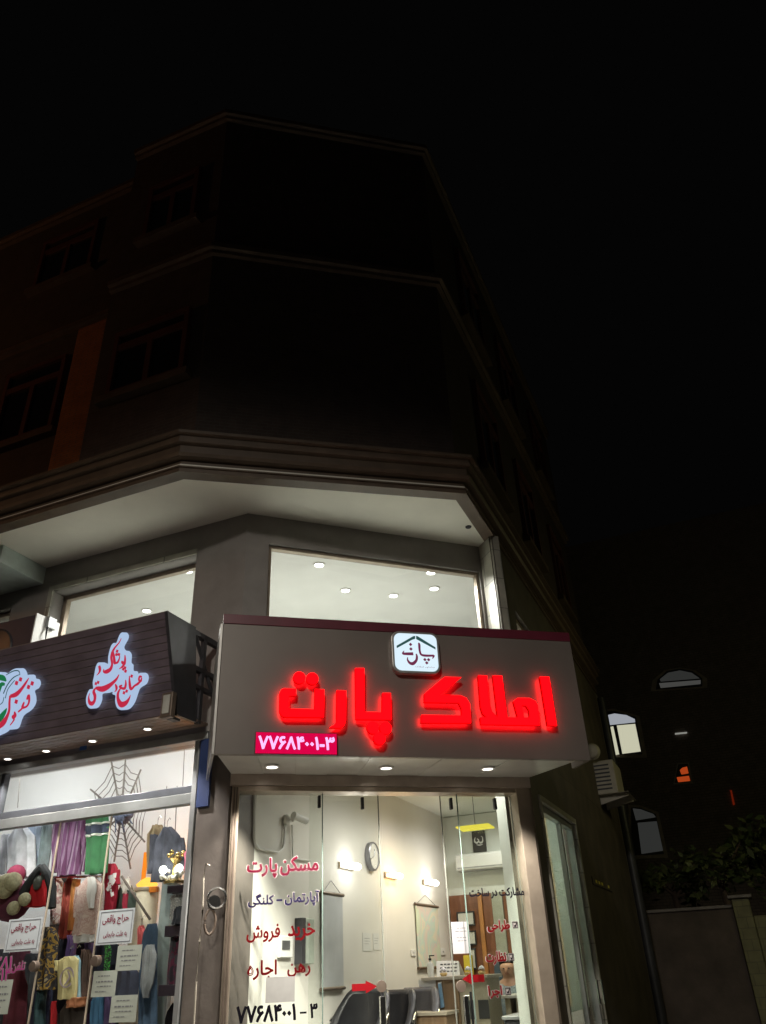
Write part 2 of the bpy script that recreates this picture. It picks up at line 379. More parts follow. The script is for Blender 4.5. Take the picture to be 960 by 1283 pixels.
# ------------------------------------------------------------------ setting: ground
g = MB(WD); g.box(-300, 300, -300, 300, -.3, 0); tag(g.build('road', M_asph), kind='structure')
uL = -FL.X; rR = FR.X; P1 = Vector((-1.87, 5.90, 0)); P2 = Vector((.83, 6.535, 0))
def xy(*v): return [(p.x, p.y) for p in v]
k = MB(WD); q = FD.w(0, 0, 0)
pv = [FL.w(-14, -3.6, 0), FL.w(-.5, -3.6, 0), FD.w(.1, -3.9, 0), FD.w(2.4, -3.2, 0), FR.w(.5, -.75, 0), FR.w(12, -.75, 0), FR.w(12, 3, 0), FL.w(-14, 8, 0)]
k.slab(xy(*pv), -.2, .13); pav = k.build('pavement', M_pave, bev=.015); tag(pav, kind='structure')

# ------------------------------------------------------------------ the corner building
BL = thing('corner_building', 'dark brick corner building with pale soffit over two lit shops', 'building', WD, A[0], A[1], 0)
inL = FL.Y
ZS = 5.675
# floors and ceilings
fp = [FL.w(-12, .02, 0), FL.w(0, .02, 0), FD.w(2.66, .02, 0), FR.w(6.4, .02, 0), FL.w(-12, 7.9, 0)]
MB(WD).slab(xy(*fp), .02, .4).build('floor_slab', M_floor, BL)
fpc = [FL.w(-12, .12, 0), FL.w(0, .12, 0), FD.w(2.6, .12, 0), FR.w(6.3, .12, 0), FL.w(-12, 7.8, 0)]
MB(WD).slab(xy(FD.w(.03, .14, 0), FD.w(2.6, .14, 0), FR.w(.3, .1, 0), FR.w(4.7, .1, 0), FW_.w(5.6, .06, 0)), 3.5, 3.6).build('shop_ceiling', M_back, BL)
MB(FL).box(-5.7, .1, .07, 1.66, 3.84, 3.915).build('shop_ceiling', M_plaster, BL)
MB(WD).slab(xy(*fpc), 3.92, 3.99).build('mezzanine_floor', M_back, BL)
fpm = [FL.w(-12, .12, 0), FL.w(0.02, .12, 0), FM.w(2.55, .08, 0), FR.w(.3, .1, 0), FR.w(6.3, .12, 0), FL.w(-12, 7.8, 0)]
MB(WD).slab(xy(*fpm), 5.42, 5.5).build('mezzanine_ceiling', M_plaster, BL)
so = [P1+uL*11, P1, P2, P2+rR*7.4, P1+uL*11+inL*8]
MB(WD).slab(xy(*so), ZS, ZS+.08).build('soffit', M_soffit, BL)
x_, y_ = WD.on(587, 660, ZS); MB(WD).lathe((x_, y_, ZS), [(0, -.012), (.03, -.01), (.034, 0)], 14).build('soffit_hook', M_blackout, BL)
# upper storeys
e = .03; sN = 1.37
def q2(a, b): return a*1.0+b
n_l = inL*e; up = [P1+uL*11+inL*.42, P1+uL*sN+inL*.42, P1+uL*sN+inL*.08, P1+inL*.08+Vector((.05, 0, 0)), P2+uL*.06+Vector((0, .05, 0)), P2+rR*7.38+uL*.06, P1+uL*11+inL*8]
MB(WD).slab(xy(*up), ZS+.3, 11.45).build('upper_wall', M_brick, BL)
def sweep(name, path, prof, m, parent):
    n = len(path); ring = []
    for i, p in enumerate(path):
        d0 = (path[i]-path[i-1]).normalized() if i else (path[1]-path[0]).normalized(); d1 = (path[i+1]-path[i]).normalized() if i < n-1 else d0
        n0 = Vector((d0.y, -d0.x, 0)); n1 = Vector((d1.y, -d1.x, 0)); b = (n0+n1).normalized(); sc = 1/max(.4, b.dot(n0))
        ring.append([(p.x+b.x*o*sc, p.y+b.y*o*sc, z) for o, z in prof])
    mb = MB(WD); k = len(prof); vs = [v for r in ring for v in r]; fs = []
    for i in range(n-1):
        for j in range(k-1): fs.append((i*k+j, i*k+j+1, (i+1)*k+j+1, (i+1)*k+j))
    fs += [tuple(range(k)), tuple(range((n-1)*k+k-1, (n-1)*k-1, -1))]
    mb.add(vs, fs); return mb.build(name, m, parent)
path = [P1+uL*11, P1, P2, P2+rR*7.4]
sweep('cornice', path, [(-.12, ZS-.012), (.012, ZS-.012), (.012, ZS+.03), (.03, ZS+.032), (.03, ZS+.045), (-.01, ZS+.05), (-.01, ZS+.12), (.06, ZS+.135), (.075, ZS+.165), (.045, ZS+.18), (.045, ZS+.26), (.09, ZS+.275), (.10, ZS+.30), (.085, ZS+.31), (.085, ZS+.345), (.13, ZS+.355), (.13, ZS+.385), (-.12, ZS+.42)], M_corn, BL)
wallpath = [up[2], up[3], up[4], up[5]]
for zb in (8.75, 11.30):
    sweep('string_course', wallpath, [(-.05, zb-.09), (.05, zb-.08), (.05, zb-.03), (.09, zb-.02), (.09, zb+.05), (-.05, zb+.08)], M_corn, BL)
    sweep('string_course', [up[0], up[1]-uL*.001], [(-.05, zb-.09), (.05, zb-.08), (.05, zb-.03), (.09, zb-.02), (.09, zb+.05), (-.05, zb+.08)], M_corn, BL)
# orange-brown brick strip on the set-back bay
FLu = Fr(*(P1+inL*.08).xy, 111.7)
M_orange = bricks('orange_brick', (.55, .20, .06), (.48, .17, .05), (.3, .16, .1), 5, .5, .16, .02)
b = MB(FLu); b.box(-sN-.72, -sN-.004, .26, .36, ZS+.42, 8.64); b.build('brick_pilaster', M_orange, BL, .01)
M_redframe = mat('red_brown_frame', (.10, .035, .026), .5, var=.15)
def upper_window(fr, y, x0, x1, z0, z1, tr=.25):
    f = MB(fr); t = .06
    f.box(x0, x1, y-.05, y+.06, z1-t, z1); f.box(x0, x1, y-.05, y+.06, z0, z0+t); f.box(x0, x0+t, y-.045, y+.06, z0+t, z1-t); f.box(x1-t, x1, y-.045, y+.06, z0+t, z1-t)
    zt = z1-(z1-z0)*tr; f.box(x0+t, x1-t, y-.04, y+.06, zt-.05, zt+.04); xm = (x0+x1)/2; f.box(xm-.03, xm+.04, y-.035, y+.06, z0+t, zt-.05)
    o = f.build('window', M_redframe, BL)
    MB(fr).box(x0+.02, x1-.02, y-.012, y+.05, z0+.02, z1-.02).build('pane', M_darkpane, o)
    MB(fr).box(x0-.08, x1+.08, y-.09, y+.03, z0-.09, z0-.005).build('sill', M_corn, o)
M_darkpane = mat('dark_pane', (.012, .013, .016), .08, spec=.6, var=0)
def prect(fr, y, a, b): x0, z1 = fr.at(*a, y); x1, z0 = fr.at(*b, y); return x0, x1, z0, z1
for a, b_, yy in (((150, 412), (238, 480), 0), ((192, 233), (250, 285), 0), ((14, 468), (82, 545), .34), ((60, 300), (122, 345), .34)):
    x0, z1 = FLu.at(*a, yy); x1, _ = FLu.at(b_[0], a[1], yy); z0 = FLu.at((a[0]+b_[0])/2, b_[1], yy)[1]; upper_window(FLu, yy, x0, x1, z0, FLu.at((a[0]+b_[0])/2, a[1]-8, yy)[1])
FRu = Fr(*(P2+uL*.06).xy, 22.0)
for zz in (6.75, 9.25):
    for xx in (1.2, 3.2, 5.4): upper_window(FRu, 0, xx, xx+1.0, zz, zz+1.35)

# mezzanine walls with their window openings
def wall_hole(fr, x0, x1, z0, z1, hx0, hx1, hz0, hz1, y0, y1, name, m):
    b = MB(fr)
    b.box(x0, hx0, y0, y1, z0, z1); b.box(hx1, x1, y0, y1, z0, z1); b.box(hx0, hx1, y0, y1, hz1, z1)
    if hz0 > z0: b.box(hx0, hx1, y0, y1, z0, hz0)
    return b.build(name, m, BL)
def glazing(name, fr, x0, x1, z0, z1, y, t, mf, dep=.06, bars=(), glass=None, parent=None):
    f = MB(fr); f.box(x0, x1, y-dep/2, y+dep/2, z1-t, z1); f.box(x0, x1, y-dep/2, y+dep/2, z0, z0+t); f.box(x0, x0+t, y-dep/2, y+dep/2, z0+t, z1-t); f.box(x1-t, x1, y-dep/2, y+dep/2, z0+t, z1-t)
    for xb in bars: f.box(xb-t/2, xb+t/2, y-dep/2+.004, y+dep/2-.004, z0+t, z1-t)
    o = f.build(name, mf, parent or BL, .004)
    MB(fr).box(x0+t*.6, x1-t*.6, y-.005, y+.005, z0+t*.6, z1-t*.6).build('pane', glass or M_glass, o); return o
LM = (Vector((1.06, 7.69, 0))-Vector((*A, 0))).length
hx0 = FM.at(337, 690)[0]; hx1 = LM-.03; hz1 = FM.at(470, 699)[1]
wall_hole(FM, .0, LM, 3.46, ZS, hx0, hx1, 4.0, hz1, 0, .16, 'mezzanine_wall', M_mez)
glazing('mezzanine_window', FM, hx0, hx1, 4.0, hz1, .06, .035, M_champ)
kx1 = FL.at(246, 700)[0]; kx0 = FL.at(66, 745)[0]; kz1 = FL.at(150, 719)[1]
wx1 = FL.at(14, 762)[0]; wz1 = FL.at(8, 763)[1]; xm = (wx1+kx0)/2
wall_hole(FL, xm, 0, 3.46, ZS, kx0, kx1, 4.0, kz1, .003, .28, 'mezzanine_wall', M_mez)
wall_hole(FL, -12, xm, 3.46, ZS, wx1-1.9, wx1, 4.0, wz1, .003, .28, 'mezzanine_wall', M_mez)
glazing('mezzanine_window', FL, wx1-1.9, wx1, 4.0, wz1, .1, .05, M_champ)
bx1 = FL.at(57, 719)[0]; MB(FL).box(-12, bx1, -.62, -.001, 5.47, ZS-.002).build('bulkhead', mat('bulkhead_paint', (.50, .58, .54), .7), BL, .006)
glazing('mezzanine_window', FL, kx0+.0, kx1, 4.0, kz1, .2, .05, M_champ)
r_ = MB(FL); t = .03; r_.box(kx0-.06, kx1, -.01, .02, kz1, kz1+.06); r_.box(kx0-.06, kx0, -.01, .02, 4.0, kz1); r_.build('window_reveal', M_tile, BL)
FT = Fr(1.06, 7.69, 158.4)
MB(FT).box(0, .28, .0, .1, 3.46, ZS).build('return_panel', M_tile, BL)
# alley facade
fr_x0, fr_x1, fr_z1 = .50, 2.28, 3.03
M_alley = mat('brown_render', (.085, .068, .05), .7, var=.3, scale=3, bump=.2)
wall_hole(FR, .06, 6.40, .0, 3.46, fr_x0, fr_x1, .4, fr_z1, 0, .22, 'alley_wall', M_alley)
mx0 = FR.at(646, 770)[0]
MB(FR).box(-.02, .32, .0, .04, 3.463, ZS-.001).build('alley_wall', M_alley, BL)
wall_hole(FR, .321, 6.40, 3.462, ZS, mx0, mx0+.9, 4.0, FR.at(646, 766)[1], .0, .22, 'alley_wall', M_alley)
glazing('mezzanine_window', FR, mx0, mx0+.9, 4.0, FR.at(646, 766)[1], .08, .05, M_champ)
MB(FL).box(-12, 1.9, 7.9, 8.1, 0, ZS-.002).build('rear_wall', M_plaster, BL)
MB(FL).box(-12.2, -12, .1, 7.5, 0, ZS).build('side_wall', M_plaster, BL)
MB(FR).box(6.4, 6.6, .0, 3.6, 0, ZS).build('end_wall', M_stone, BL)
# lower level: pier between the shops, header of the office front, partition
px0 = FL.at(249, 1000)[0]
MB(FL).box(px0, .0, -.02, .4, .0, 3.46).build('pier', M_stone, BL, .01)
MB(FL).box(-12, px0-.001, .06, .2, 3.44, 3.459).build('shop_lintel', M_brownmetal, BL)
zh = FD.at(480, 987, 0)[1]
MB(FD).box(-.02, 2.70, -.06, .135, zh, 3.46).build('shop_lintel', mat('taupe_metal', (.42, .35, .30), .35, .3, var=.12), BL)
MB(FD).box(2.56, 2.72, -.02, .2, .13, zh-.002).build('corner_post', M_champ, BL, .008)
# office room
MB(FW_).box(-.12, 5.45, .0, .1, .4, 3.5).build('party_wall', M_wallin, BL)
MB(FB).box(-.05, 2.12, .0, .12, .4, 3.49).build('office_back_wall', M_back, BL)
# clothes shop room
MB(FL).box(-5.6, px0-.02, 1.55, 1.65, .4, 3.838).build('display_back_wall', M_plaster, BL)
MB(FL).box(-5.7, -5.6, .1, 1.55, .4, 3.838).build('display_side_wall', M_plaster, BL)
MB(FL).box(px0-.018, px0+.08, .405, 1.65, .4, 3.838).build('display_side_wall', M_plaster, BL)
# steps in front of the shops
MB(FD).box(-.0, 2.6, -.42, -.0, .13, .27).build('door_step', M_stone, BL, .01)
MB(FL).box(-6, px0, -.42, .0, .131, .271).build('door_step', M_stone, BL, .01)

# ------------------------------------------------------------------ office signboard (red letters) over the entrance
M_board = mat('grey_composite_board', (.155, .135, .12), .42, .15, var=.14, scale=1.3)
M_maroon = mat('maroon_trim', (.10, .012, .025), .4)
E_red = emat('red_acrylic_glow', (1, .0008, .0022), 4.2); E_reds = emat('red_letter_side_glow', (1, .0008, .0018), .55); E_redb = emat('red_letter_back_glow', (1, .004, .008), 16)
E_logo = emat('logo_lightbox_glow', (.74, .9, 1.0), 1.0)
M_plum = mat('plum_vinyl', (.16, .02, .07), .5, var=0, emit=(.16, .02, .07), es=.6)
M_teal = mat('dark_teal_vinyl', (.02, .08, .08), .5, var=0, emit=(.02, .08, .08), es=.6)
SB = thing('shop_signboard', 'wide grey signboard with large glowing red letters above the office door', 'signboard', FS, 1.55, 0, 3.05)
SX1 = 3.09; SZ0, SZ1 = 3.05, 4.185
MB(FS).box(0, SX1, 0, .04, SZ0, SZ1-.085).build('front_panel', M_board, SB, .004)
MB(FS).box(-.002, SX1+.002, -.004, .05, SZ1-.083, SZ1).build('top_trim', M_maroon, SB, .003)
MB(FS).box(-.022, -.001, -.012, .9, SZ0, SZ1-.09).build('edge_strip', M_alu, SB, .002)
MB(FS).box(SX1-.03, SX1, .042, .30, SZ0, SZ1-.09).build('side_panel', M_board, SB)
# underside: pale metal strips between signboard and shop front
M_under = mat('pale_metal_strip', (.55, .53, .50), .3, .35, var=.1, scale=5)
ud = MB(WD); n = 10
fl_ = [FS.w(SX1*i/n, .045, 0) for i in range(n+1)]; bk = [FD.w(-.02+2.72*i/n, -.065, 0) for i in range(n+1)]
for i in range(n):
    gp = .004; a, b, c, d = fl_[i].lerp(fl_[i+1], gp), fl_[i+1], bk[i+1], bk[i].lerp(bk[i+1], gp)
    zz = 3.085 + (.004 if i % 2 else 0); ud.slab(xy(a, b, c, d), zz, zz+.012)
ud.build('underside', M_under, SB)
for xx in (.35, 1.5, 2.65): MB(FS).box(xx, xx+.04, .05, .85, 3.75, 3.79).build('bracket', M_darkframe, SB)
def px1(l, ox, oy, sc): return [(ox+a/sc, oy+b/sc) for a, b in l]
def onS(l, y=-.075): return [FS.at(a, b, y) for a, b in l]
k1 = lambda l: onS(px1(l, 330, 820, 4.8)); k2 = lambda l: onS(px1(l, 510, 780, 4.3636))
def circ(l, r, ox, oy, sc):
    out = []
    for a, b in l:
        cx, cz = FS.at(ox+a/sc, oy+b/sc, -.075); out.append(ring_pts(cx, cz, r))
    return out
letters = [
 [k1([(125, 203), (198, 205), (196, 248), (155, 250), (153, 325), (308, 330), (310, 208), (367, 210), (363, 378), (125, 376), (108, 366), (97, 345), (98, 230), (108, 210)])],
 [k1([(442, 215), (498, 217), (496, 395), (488, 425), (466, 443), (397, 440), (424, 425), (440, 405)])],
 [k1([(553, 82), (607, 82), (609, 345), (714, 348), (716, 232), (767, 232), (770, 393), (557, 390)])],
 [k2([(205, 298), (298, 299), (178, 396), (292, 398), (325, 412), (345, 445), (350, 550), (78, 548), (80, 505), (300, 508), (299, 470), (284, 439), (95, 436), (97, 388)])],
 [k2([(390, 288), (438, 290), (448, 420), (466, 485), (497, 517), (470, 290), (520, 290), (548, 518), (607, 518), (583, 430), (604, 413), (670, 413), (702, 428), (718, 455), (726, 563), (405, 557), (402, 518), (437, 518), (415, 498), (403, 460)]), k2([(628, 453), (652, 455), (668, 478), (672, 519), (640, 519)])],
 [k2([(727, 295), (778, 296), (820, 565), (770, 562)])]]
def sides(o):                                   # the letters' edges glow less than their faces
    o.data.materials.append(E_reds); o.data.materials.append(E_redb)
    for p in o.data.polygons:
        p.material_index = 1 if abs(p.normal.y) < .5 else 2 if p.center.y > -.057 else 0
for lp in letters:
    sides(curve_fill(MB(FS), lp, -.075, -.04).build('letter', E_red, SB))
for cset in (([(217, 139), (295, 145)], .049, 330, 820, 4.8), ([(660, 440), (736, 443), (699, 505)], .049, 330, 820, 4.8)):
    for lp in circ(*cset): sides(curve_fill(MB(FS), [lp], -.075, -.04).build('letter_dot', E_red, SB))
# small light box with the house mark
lx0, lx1 = FS.at(491.5, 817, -.06)[0], FS.at(551, 819, -.06)[0]; lz1 = FS.at(521, 791.8, -.06)[1]; lz0 = FS.at(521, 843.6, -.06)[1]
LB = curve_fill(MB(FS), [round_rect(lx0, lx1, lz0, lz1, .07)], -.06, -.002).build('logo_box', M_alu, SB, .003)
d_ = .02; curve_fill(MB(FS), [round_rect(lx0+d_, lx1-d_, lz0+d_, lz1-d_, .055)], -.064, -.0605).build('light_panel', E_logo, LB)
kl = lambda l, y: [FS.at(480+a/12, 780+b/12, y) for a, b in l]
for poly in ([(205, 348), (455, 205), (484, 200), (484, 245), (440, 258), (208, 385)], [(497, 200), (520, 205), (788, 372), (792, 405), (500, 248)]):
    MB(FS).prism(kl(poly, -.0665), -.0665, -.0642).build('roof_mark', M_teal, LB)
mk = MB(FS)
def sk(mb, fr_at, l, sc, y, th=.0015):
    pts = []
    for a, b, w_ in l:
        x, z = fr_at(a, b); pts.append((x, z, w_*sc))
    return stroke(mb, pts, y, th)
kk = lambda a, b: FS.at(480+a/12, 780+b/12, -.067)
u = .0072/12*1.0 # metres per zoom pixel on the board
sk(mk, kk, [(530, 305, 10), (545, 330, 34), (552, 420, 30), (575, 480, 30), (640, 497, 34), (765, 497, 28)], u, -.0668)
sk(mk, kk, [(768, 490, 20), (760, 515, 24), (742, 545, 6)], u, -.0671)
sk(mk, kk, [(318, 425, 8), (300, 465, 30), (360, 470, 40), (455, 470, 44)], u, -.0674)
sk(mk, kk, [(498, 470, 14), (510, 510, 30), (500, 570, 36), (450, 618, 46), (400, 605, 36), (370, 560, 22), (372, 520, 8)], u, -.0677)
for a, b in ((415, 330), (420, 398), (630, 558), (686, 560), (658, 607)):
    x, z = kk(a, b); dot(mk, x, z, 26*u, -.068, .001, .0)
mk.build('calligraphy', M_plum, LB)
tm = MB(FS); x0, z1 = kk(485, 650); x1, z0 = kk(778, 690); fit_text(tm, 'مشاور املاک', x0, x1, z0, z1, -.0675, .0).build('small_writing', M_plum, LB)
# phone number light sign
PS = thing('number_sign', 'small glowing magenta phone number sign under the red letters', 'light sign', FS, .6, 0, 3.08)
gx0, gx1 = FS.at(319.5, 931, -.04)[0], FS.at(423, 931, -.04)[0]; gz1 = FS.at(371, 917.5, -.04)[1]; gz0 = FS.at(371, 945.5, -.04)[1]
MB(FS).box(gx0, gx1, -.036, -.002, gz0, gz1).build('case', M_maroon, PS, .003)
E_mag = emat('magenta_led_glow', (.62, .001, .055), 1.15); E_pink = emat('pink_led_glow', (.85, .5, 1), 1.25)
MB(FS).box(gx0+.006, gx1-.006, -.041, -.0365, gz0+.006, gz1-.006).build('screen', E_mag, PS)
pix_text(MB(FS), '۷۷۶۸۴۰۰۱-۳', FS, 323.5, 419.5, 922.5, 939.5, -.0425, .03).build('digits', E_pink, PS)

# round recessed spotlights: ring + glowing lens + the lamp's own light
M_ring = mat('white_lamp_ring', (.8, .79, .76), .4, var=0)
def downlight(label, group, fr, x, y, z, r, power, es, col=(1, .94, .85), spot=140):
    t = thing('recessed_spotlight', label, 'spotlight', fr, x, y, z, group)
    MB(fr).lathe((x, y, z), [(r*.72, -.002), (r*.78, -.012), (r, -.01), (r*1.02, 0), (r*.7, .0005)]).build('ring', M_ring, t)
    MB(fr).lathe((x, y, z), [(0, -.006), (r*.7, -.004), (r*.7, .0)]).build('lens', emat('lens_%d' % int(es), col, es), t)
    lamp('SPOT', 'lamp', fr, x, y, z-.03, power, col, r*.5, t, Matrix.Identity(4), spot, .5)
    return t
o1 = ['leftmost', 'middle', 'rightmost']
for i, (a, b) in enumerate(((341, 960), (484, 961.5), (611, 962.5))):
    x, y = FS.on(a, b, 3.083)
    downlight('%s of the three round spotlights under the grey office signboard' % o1[i], 'spotlights under the office sign', FS, x, y, 3.083, .062, P_SHOPSPOT, 7, spot=112)

# ------------------------------------------------------------------ clothes shop signboard: leaning plank board with light-box writing
class FrT(Fr):                                  # a frame leaning about its X axis
    def __init__(s, o, X, Z, th): s.o = o; s.X = X; s.Z = Z.normalized(); s.Y = s.Z.cross(X); s.th = th
    def w(s, x, y, z): return s.o + s.X*x + s.Y*y + s.Z*z
    def at(s, px, py, y=0.0):
        d = RT*((px-PW/2)/FOC) + UP*((PH/2-py)/FOC) + FW; p0 = s.o + s.Y*y; t = ((p0-EYE).dot(s.Y))/d.dot(s.Y); p = EYE + d*t - s.o
        return p.dot(s.X), p.dot(s.Z)
SE = -.218
FP = FrT(FL.w(0, -.55, 3.515), FL.X, FL.Y*-.26+Vector((0, 0, .815)), FL.th); PH_ = math.hypot(.26, .815)
M_plank = mat('dark_plum_plank', (.15, .118, .14), .32, .2, var=.25, scale=5)
M_seam = mat('plank_seam', (.32, .27, .25), .35, .4, var=.2)
CS = thing('clothes_shop_signboard', 'dark plank signboard with white-edged red calligraphy leaning over the clothes shop', 'signboard', FL, -2.2, -.6, 3.5)
pb = MB(FP); sm = MB(FP); nP = 13
for i in range(nP):
    za = PH_*i/nP; zb = PH_*(i+1)/nP; pb.box(-5.6, SE, 0, .025, za+.004, zb-.004); sm.box(-5.6, SE-.003, .006, .02, zb-.0042, zb+.0042)
pb.build('front_planks', M_plank, CS, .002); sm.build('plank_seams', M_seam, CS)
us = MB(FL)
for i in range(6): us.box(-5.6, SE, -.545+i*.075, -.475+i*.075, 3.515-.0, 3.535)
us.build('underside_planks', mat('soffit_plank', (.20, .14, .11), .35, .2, var=.3, scale=6), CS, .002)
ep = MB(FL); ep.add([FL_p for FL_p in [(SE+.002, -.55, 3.50), (SE+.002, -.815, 4.33), (SE+.002, -.40, 4.33), (SE+.002, -.28, 3.50), (SE-.03, -.55, 3.50), (SE-.03, -.815, 4.33), (SE-.03, -.40, 4.33), (SE-.03, -.28, 3.50)]],
   [(0, 1, 2, 3), (7, 6, 5, 4), (0, 4, 5, 1), (1, 5, 6, 2), (2, 6, 7, 3), (3, 7, 4, 0)]); ep.build('end_panel', M_darkframe, CS)
tb = MB(FL)
for za, zb in ((4.26, 4.31), (3.95, 3.99), (3.80, 3.83)): tb.box(SE-.05, SE, -.40, .0, za, zb)
tb.box(SE-.04, SE, -.25, -.21, 3.5, 4.3); tb.tube([(SE-.02, -.38, 4.28), (SE-.02, -.02, 3.78)], .018)
tb.build('bracket', M_darkframe, CS)
E_halo = emat('lightbox_white_glow', (.50, .66, .92), .80); M_redv = mat('red_vinyl', (.42, .02, .05), .5, var=0, emit=(.5, .02, .06), es=.75)
def kp(ox, oy, sc, y=-.06): return lambda a, b: FP.at(ox+a/sc, oy+b/sc, y)
ka = kp(95, 780, 9.6)
outl = [(555, 118), (583, 150), (577, 200), (530, 290), (550, 335), (592, 345), (620, 390), (616, 480), (640, 510), (643, 580), (690, 590), (712, 640), (770, 605), (812, 622), (824, 670), (800, 740), (725, 790), (695, 860), (660, 960), (605, 1035), (545, 1055), (490, 1025), (468, 945), (472, 880), (437, 862), (432, 825), (345, 850), (268, 862), (262, 930), (232, 1005), (190, 1037), (145, 1022), (118, 960), (125, 880), (160, 805), (203, 800), (198, 725), (215, 640), (236, 530), (270, 480), (330, 498), (380, 512), (385, 410), (415, 290), (450, 245), (480, 250), (520, 150)]
def smooth(l):
    out = []; n = len(l)
    for i in range(n):
        p0, p1, p2, p3 = l[i-1], l[i], l[(i+1) % n], l[(i+2) % n]
        for k in range(3):
            t = k/3; out.append(tuple(.5*((2*b)+(c-a)*t+(2*a-5*b+4*c-d)*t*t+(3*b-a-3*c+d)*t**3) for a, b, c, d in zip(p0, p1, p2, p3)))
    return out
curve_fill(MB(FP), [smooth([ka(a, b) for a, b in outl])], -.055, -.001).build('lightbox', E_halo, CS)
wr = MB(FP); U = FP.at(96, 840, -.06); U2 = FP.at(95, 840, -.06); up_ = abs(U[0]-U2[0])/9.6
def st(l, i): sk(wr, ka, l, up_, -.0585-i*.0003)
S1 = [[(545, 190, 6), (520, 240, 12), (470, 300, 18), (440, 350, 26)], [(440, 350, 26), (425, 420, 26), (435, 500, 24), (415, 560, 34), (370, 590, 40), (335, 590, 22), (335, 560, 8)],
 [(445, 335, 12), (455, 400, 26), (465, 480, 30), (470, 505, 8)], [(465, 490, 18), (500, 480, 22), (520, 440, 16), (528, 400, 8)],
 [(590, 390, 8), (592, 440, 22), (585, 500, 24), (560, 480, 28), (548, 465, 12)], [(585, 470, 22), (570, 520, 24), (520, 560, 5)],
 [(280, 520, 26), (290, 560, 30), (282, 600, 18), (250, 636, 5)],
 [(520, 625, 8), (490, 680, 24), (440, 730, 34), (380, 775, 50), (320, 800, 54), (260, 790, 36), (240, 775, 10)], [(245, 780, 10), (215, 830, 30), (230, 880, 34), (225, 940, 30), (195, 975, 40), (165, 960, 34), (155, 900, 16), (168, 850, 5)],
 [(475, 740, 12), (490, 780, 28), (485, 815, 16), (465, 835, 5)],
 [(795, 655, 16), (770, 650, 20), (760, 690, 20), (785, 705, 18), (792, 665, 14)], [(790, 690, 18), (750, 735, 24), (710, 760, 20), (665, 800, 26), (650, 740, 28), (645, 640, 8)],
 [(600, 690, 8), (603, 740, 22), (590, 790, 26), (555, 790, 22), (530, 770, 22), (560, 755, 14)], [(540, 790, 12), (510, 850, 26), (510, 920, 34), (545, 985, 54), (600, 970, 44), (640, 920, 22), (660, 870, 4)]]
for i, l in enumerate(S1): st(l, i)
for a, b in ((500, 345), (522, 385), (492, 385), (595, 545), (575, 560), (602, 585), (245, 735), (272, 720), (675, 645), (583, 845), (615, 825)):
    x, z = ka(a, b); dot(wr, x, z, 19*up_, -.064, .001, .3)
wr.build('calligraphy', M_redv, CS)
# round light box at the left edge: calligraphy and green mark
kb = kp(0, 830, 12)
out2 = [(-560, 1100), (-600, 700), (-500, 300), (-260, 160), (0, 150), (80, 185), (180, 110), (270, 88), (320, 130), (350, 215), (385, 225), (425, 185), (460, 205), (470, 245), (520, 260), (540, 320), (510, 390), (450, 430), (470, 520), (465, 620), (400, 720), (280, 810), (215, 980), (150, 1012), (100, 985), (50, 1040), (-40, 1090), (-300, 1180)]
curve_fill(MB(FP), [smooth([kb(a, b) for a, b in out2])], -.055, -.001).build('lightbox', E_halo, CS)
w2 = MB(FP); ug = up_*9.6/12
S2 = [[(430, 235, 10), (390, 300, 30), (320, 400, 44), (240, 480, 60), (150, 510, 40)], [(150, 500, 30), (140, 600, 34), (135, 720, 36), (100, 820, 50), (40, 910, 80), (-60, 970, 70), (-140, 960, 20)],
 [(400, 560, 24), (430, 500, 40), (435, 590, 30), (400, 660, 26), (330, 680, 28), (360, 600, 22), (330, 690, 24), (270, 745, 22)], [(215, 740, 20), (225, 800, 50), (190, 820, 40), (210, 860, 24), (150, 945, 14)]]
for i, l in enumerate(S2): sk(w2, kb, l, ug, -.0585-i*.0004)
for a, b in ((250, 310), (310, 255), (430, 370), (485, 315), (245, 590)):
    x, z = kb(a, b); dot(w2, x, z, 34*ug, -.0615, .001, .35)
w2.build('calligraphy', M_redv, CS)
M_greenv = mat('green_vinyl', (.01, .16, .06), .5, var=0, emit=(.01, .2, .07), es=.6)
w3 = MB(FP)
for i, l in enumerate([[(-200, 190, 20), (-60, 215, 60), (40, 235, 70), (90, 280, 20)], [(-150, 560, 30), (-60, 480, 80), (10, 340, 60), (70, 330, 30)], [(-160, 960, 20), (-20, 860, 80), (60, 760, 60), (100, 690, 12)]]): sk(w3, kb, l, ug, -.0585-i*.0004)
w3.build('emblem', M_greenv, CS)
w4 = MB(FP)
for i, l in enumerate([[(90, 190, 8), (200, 130, 14), (280, 130, 12), (300, 190, 6)], [(50, 470, 14), (110, 340, 14), (200, 230, 14), (300, 180, 8)], [(80, 540, 10), (120, 400, 10), (220, 270, 10)], [(-10, 640, 8), (40, 600, 10), (60, 520, 8)]]): sk(w4, kb, l, ug, -.0600-i*.0004)
w4.build('feather_lines', M_teal, CS)
o2 = ['first', 'second', 'third', 'fourth']
for i, (a, b) in enumerate(((185, 912.5), (116, 927.5), (58, 940), (10, 950))):
    x, y = FL.on(a, b, 3.513)
    downlight('%s spotlight from the right under the dark clothes shop signboard' % o2[i], 'spotlights under the clothes shop sign', FL, x, y, 3.513, .042, P_CLOTHSPOT, 9, (1, .95, .9), 112)
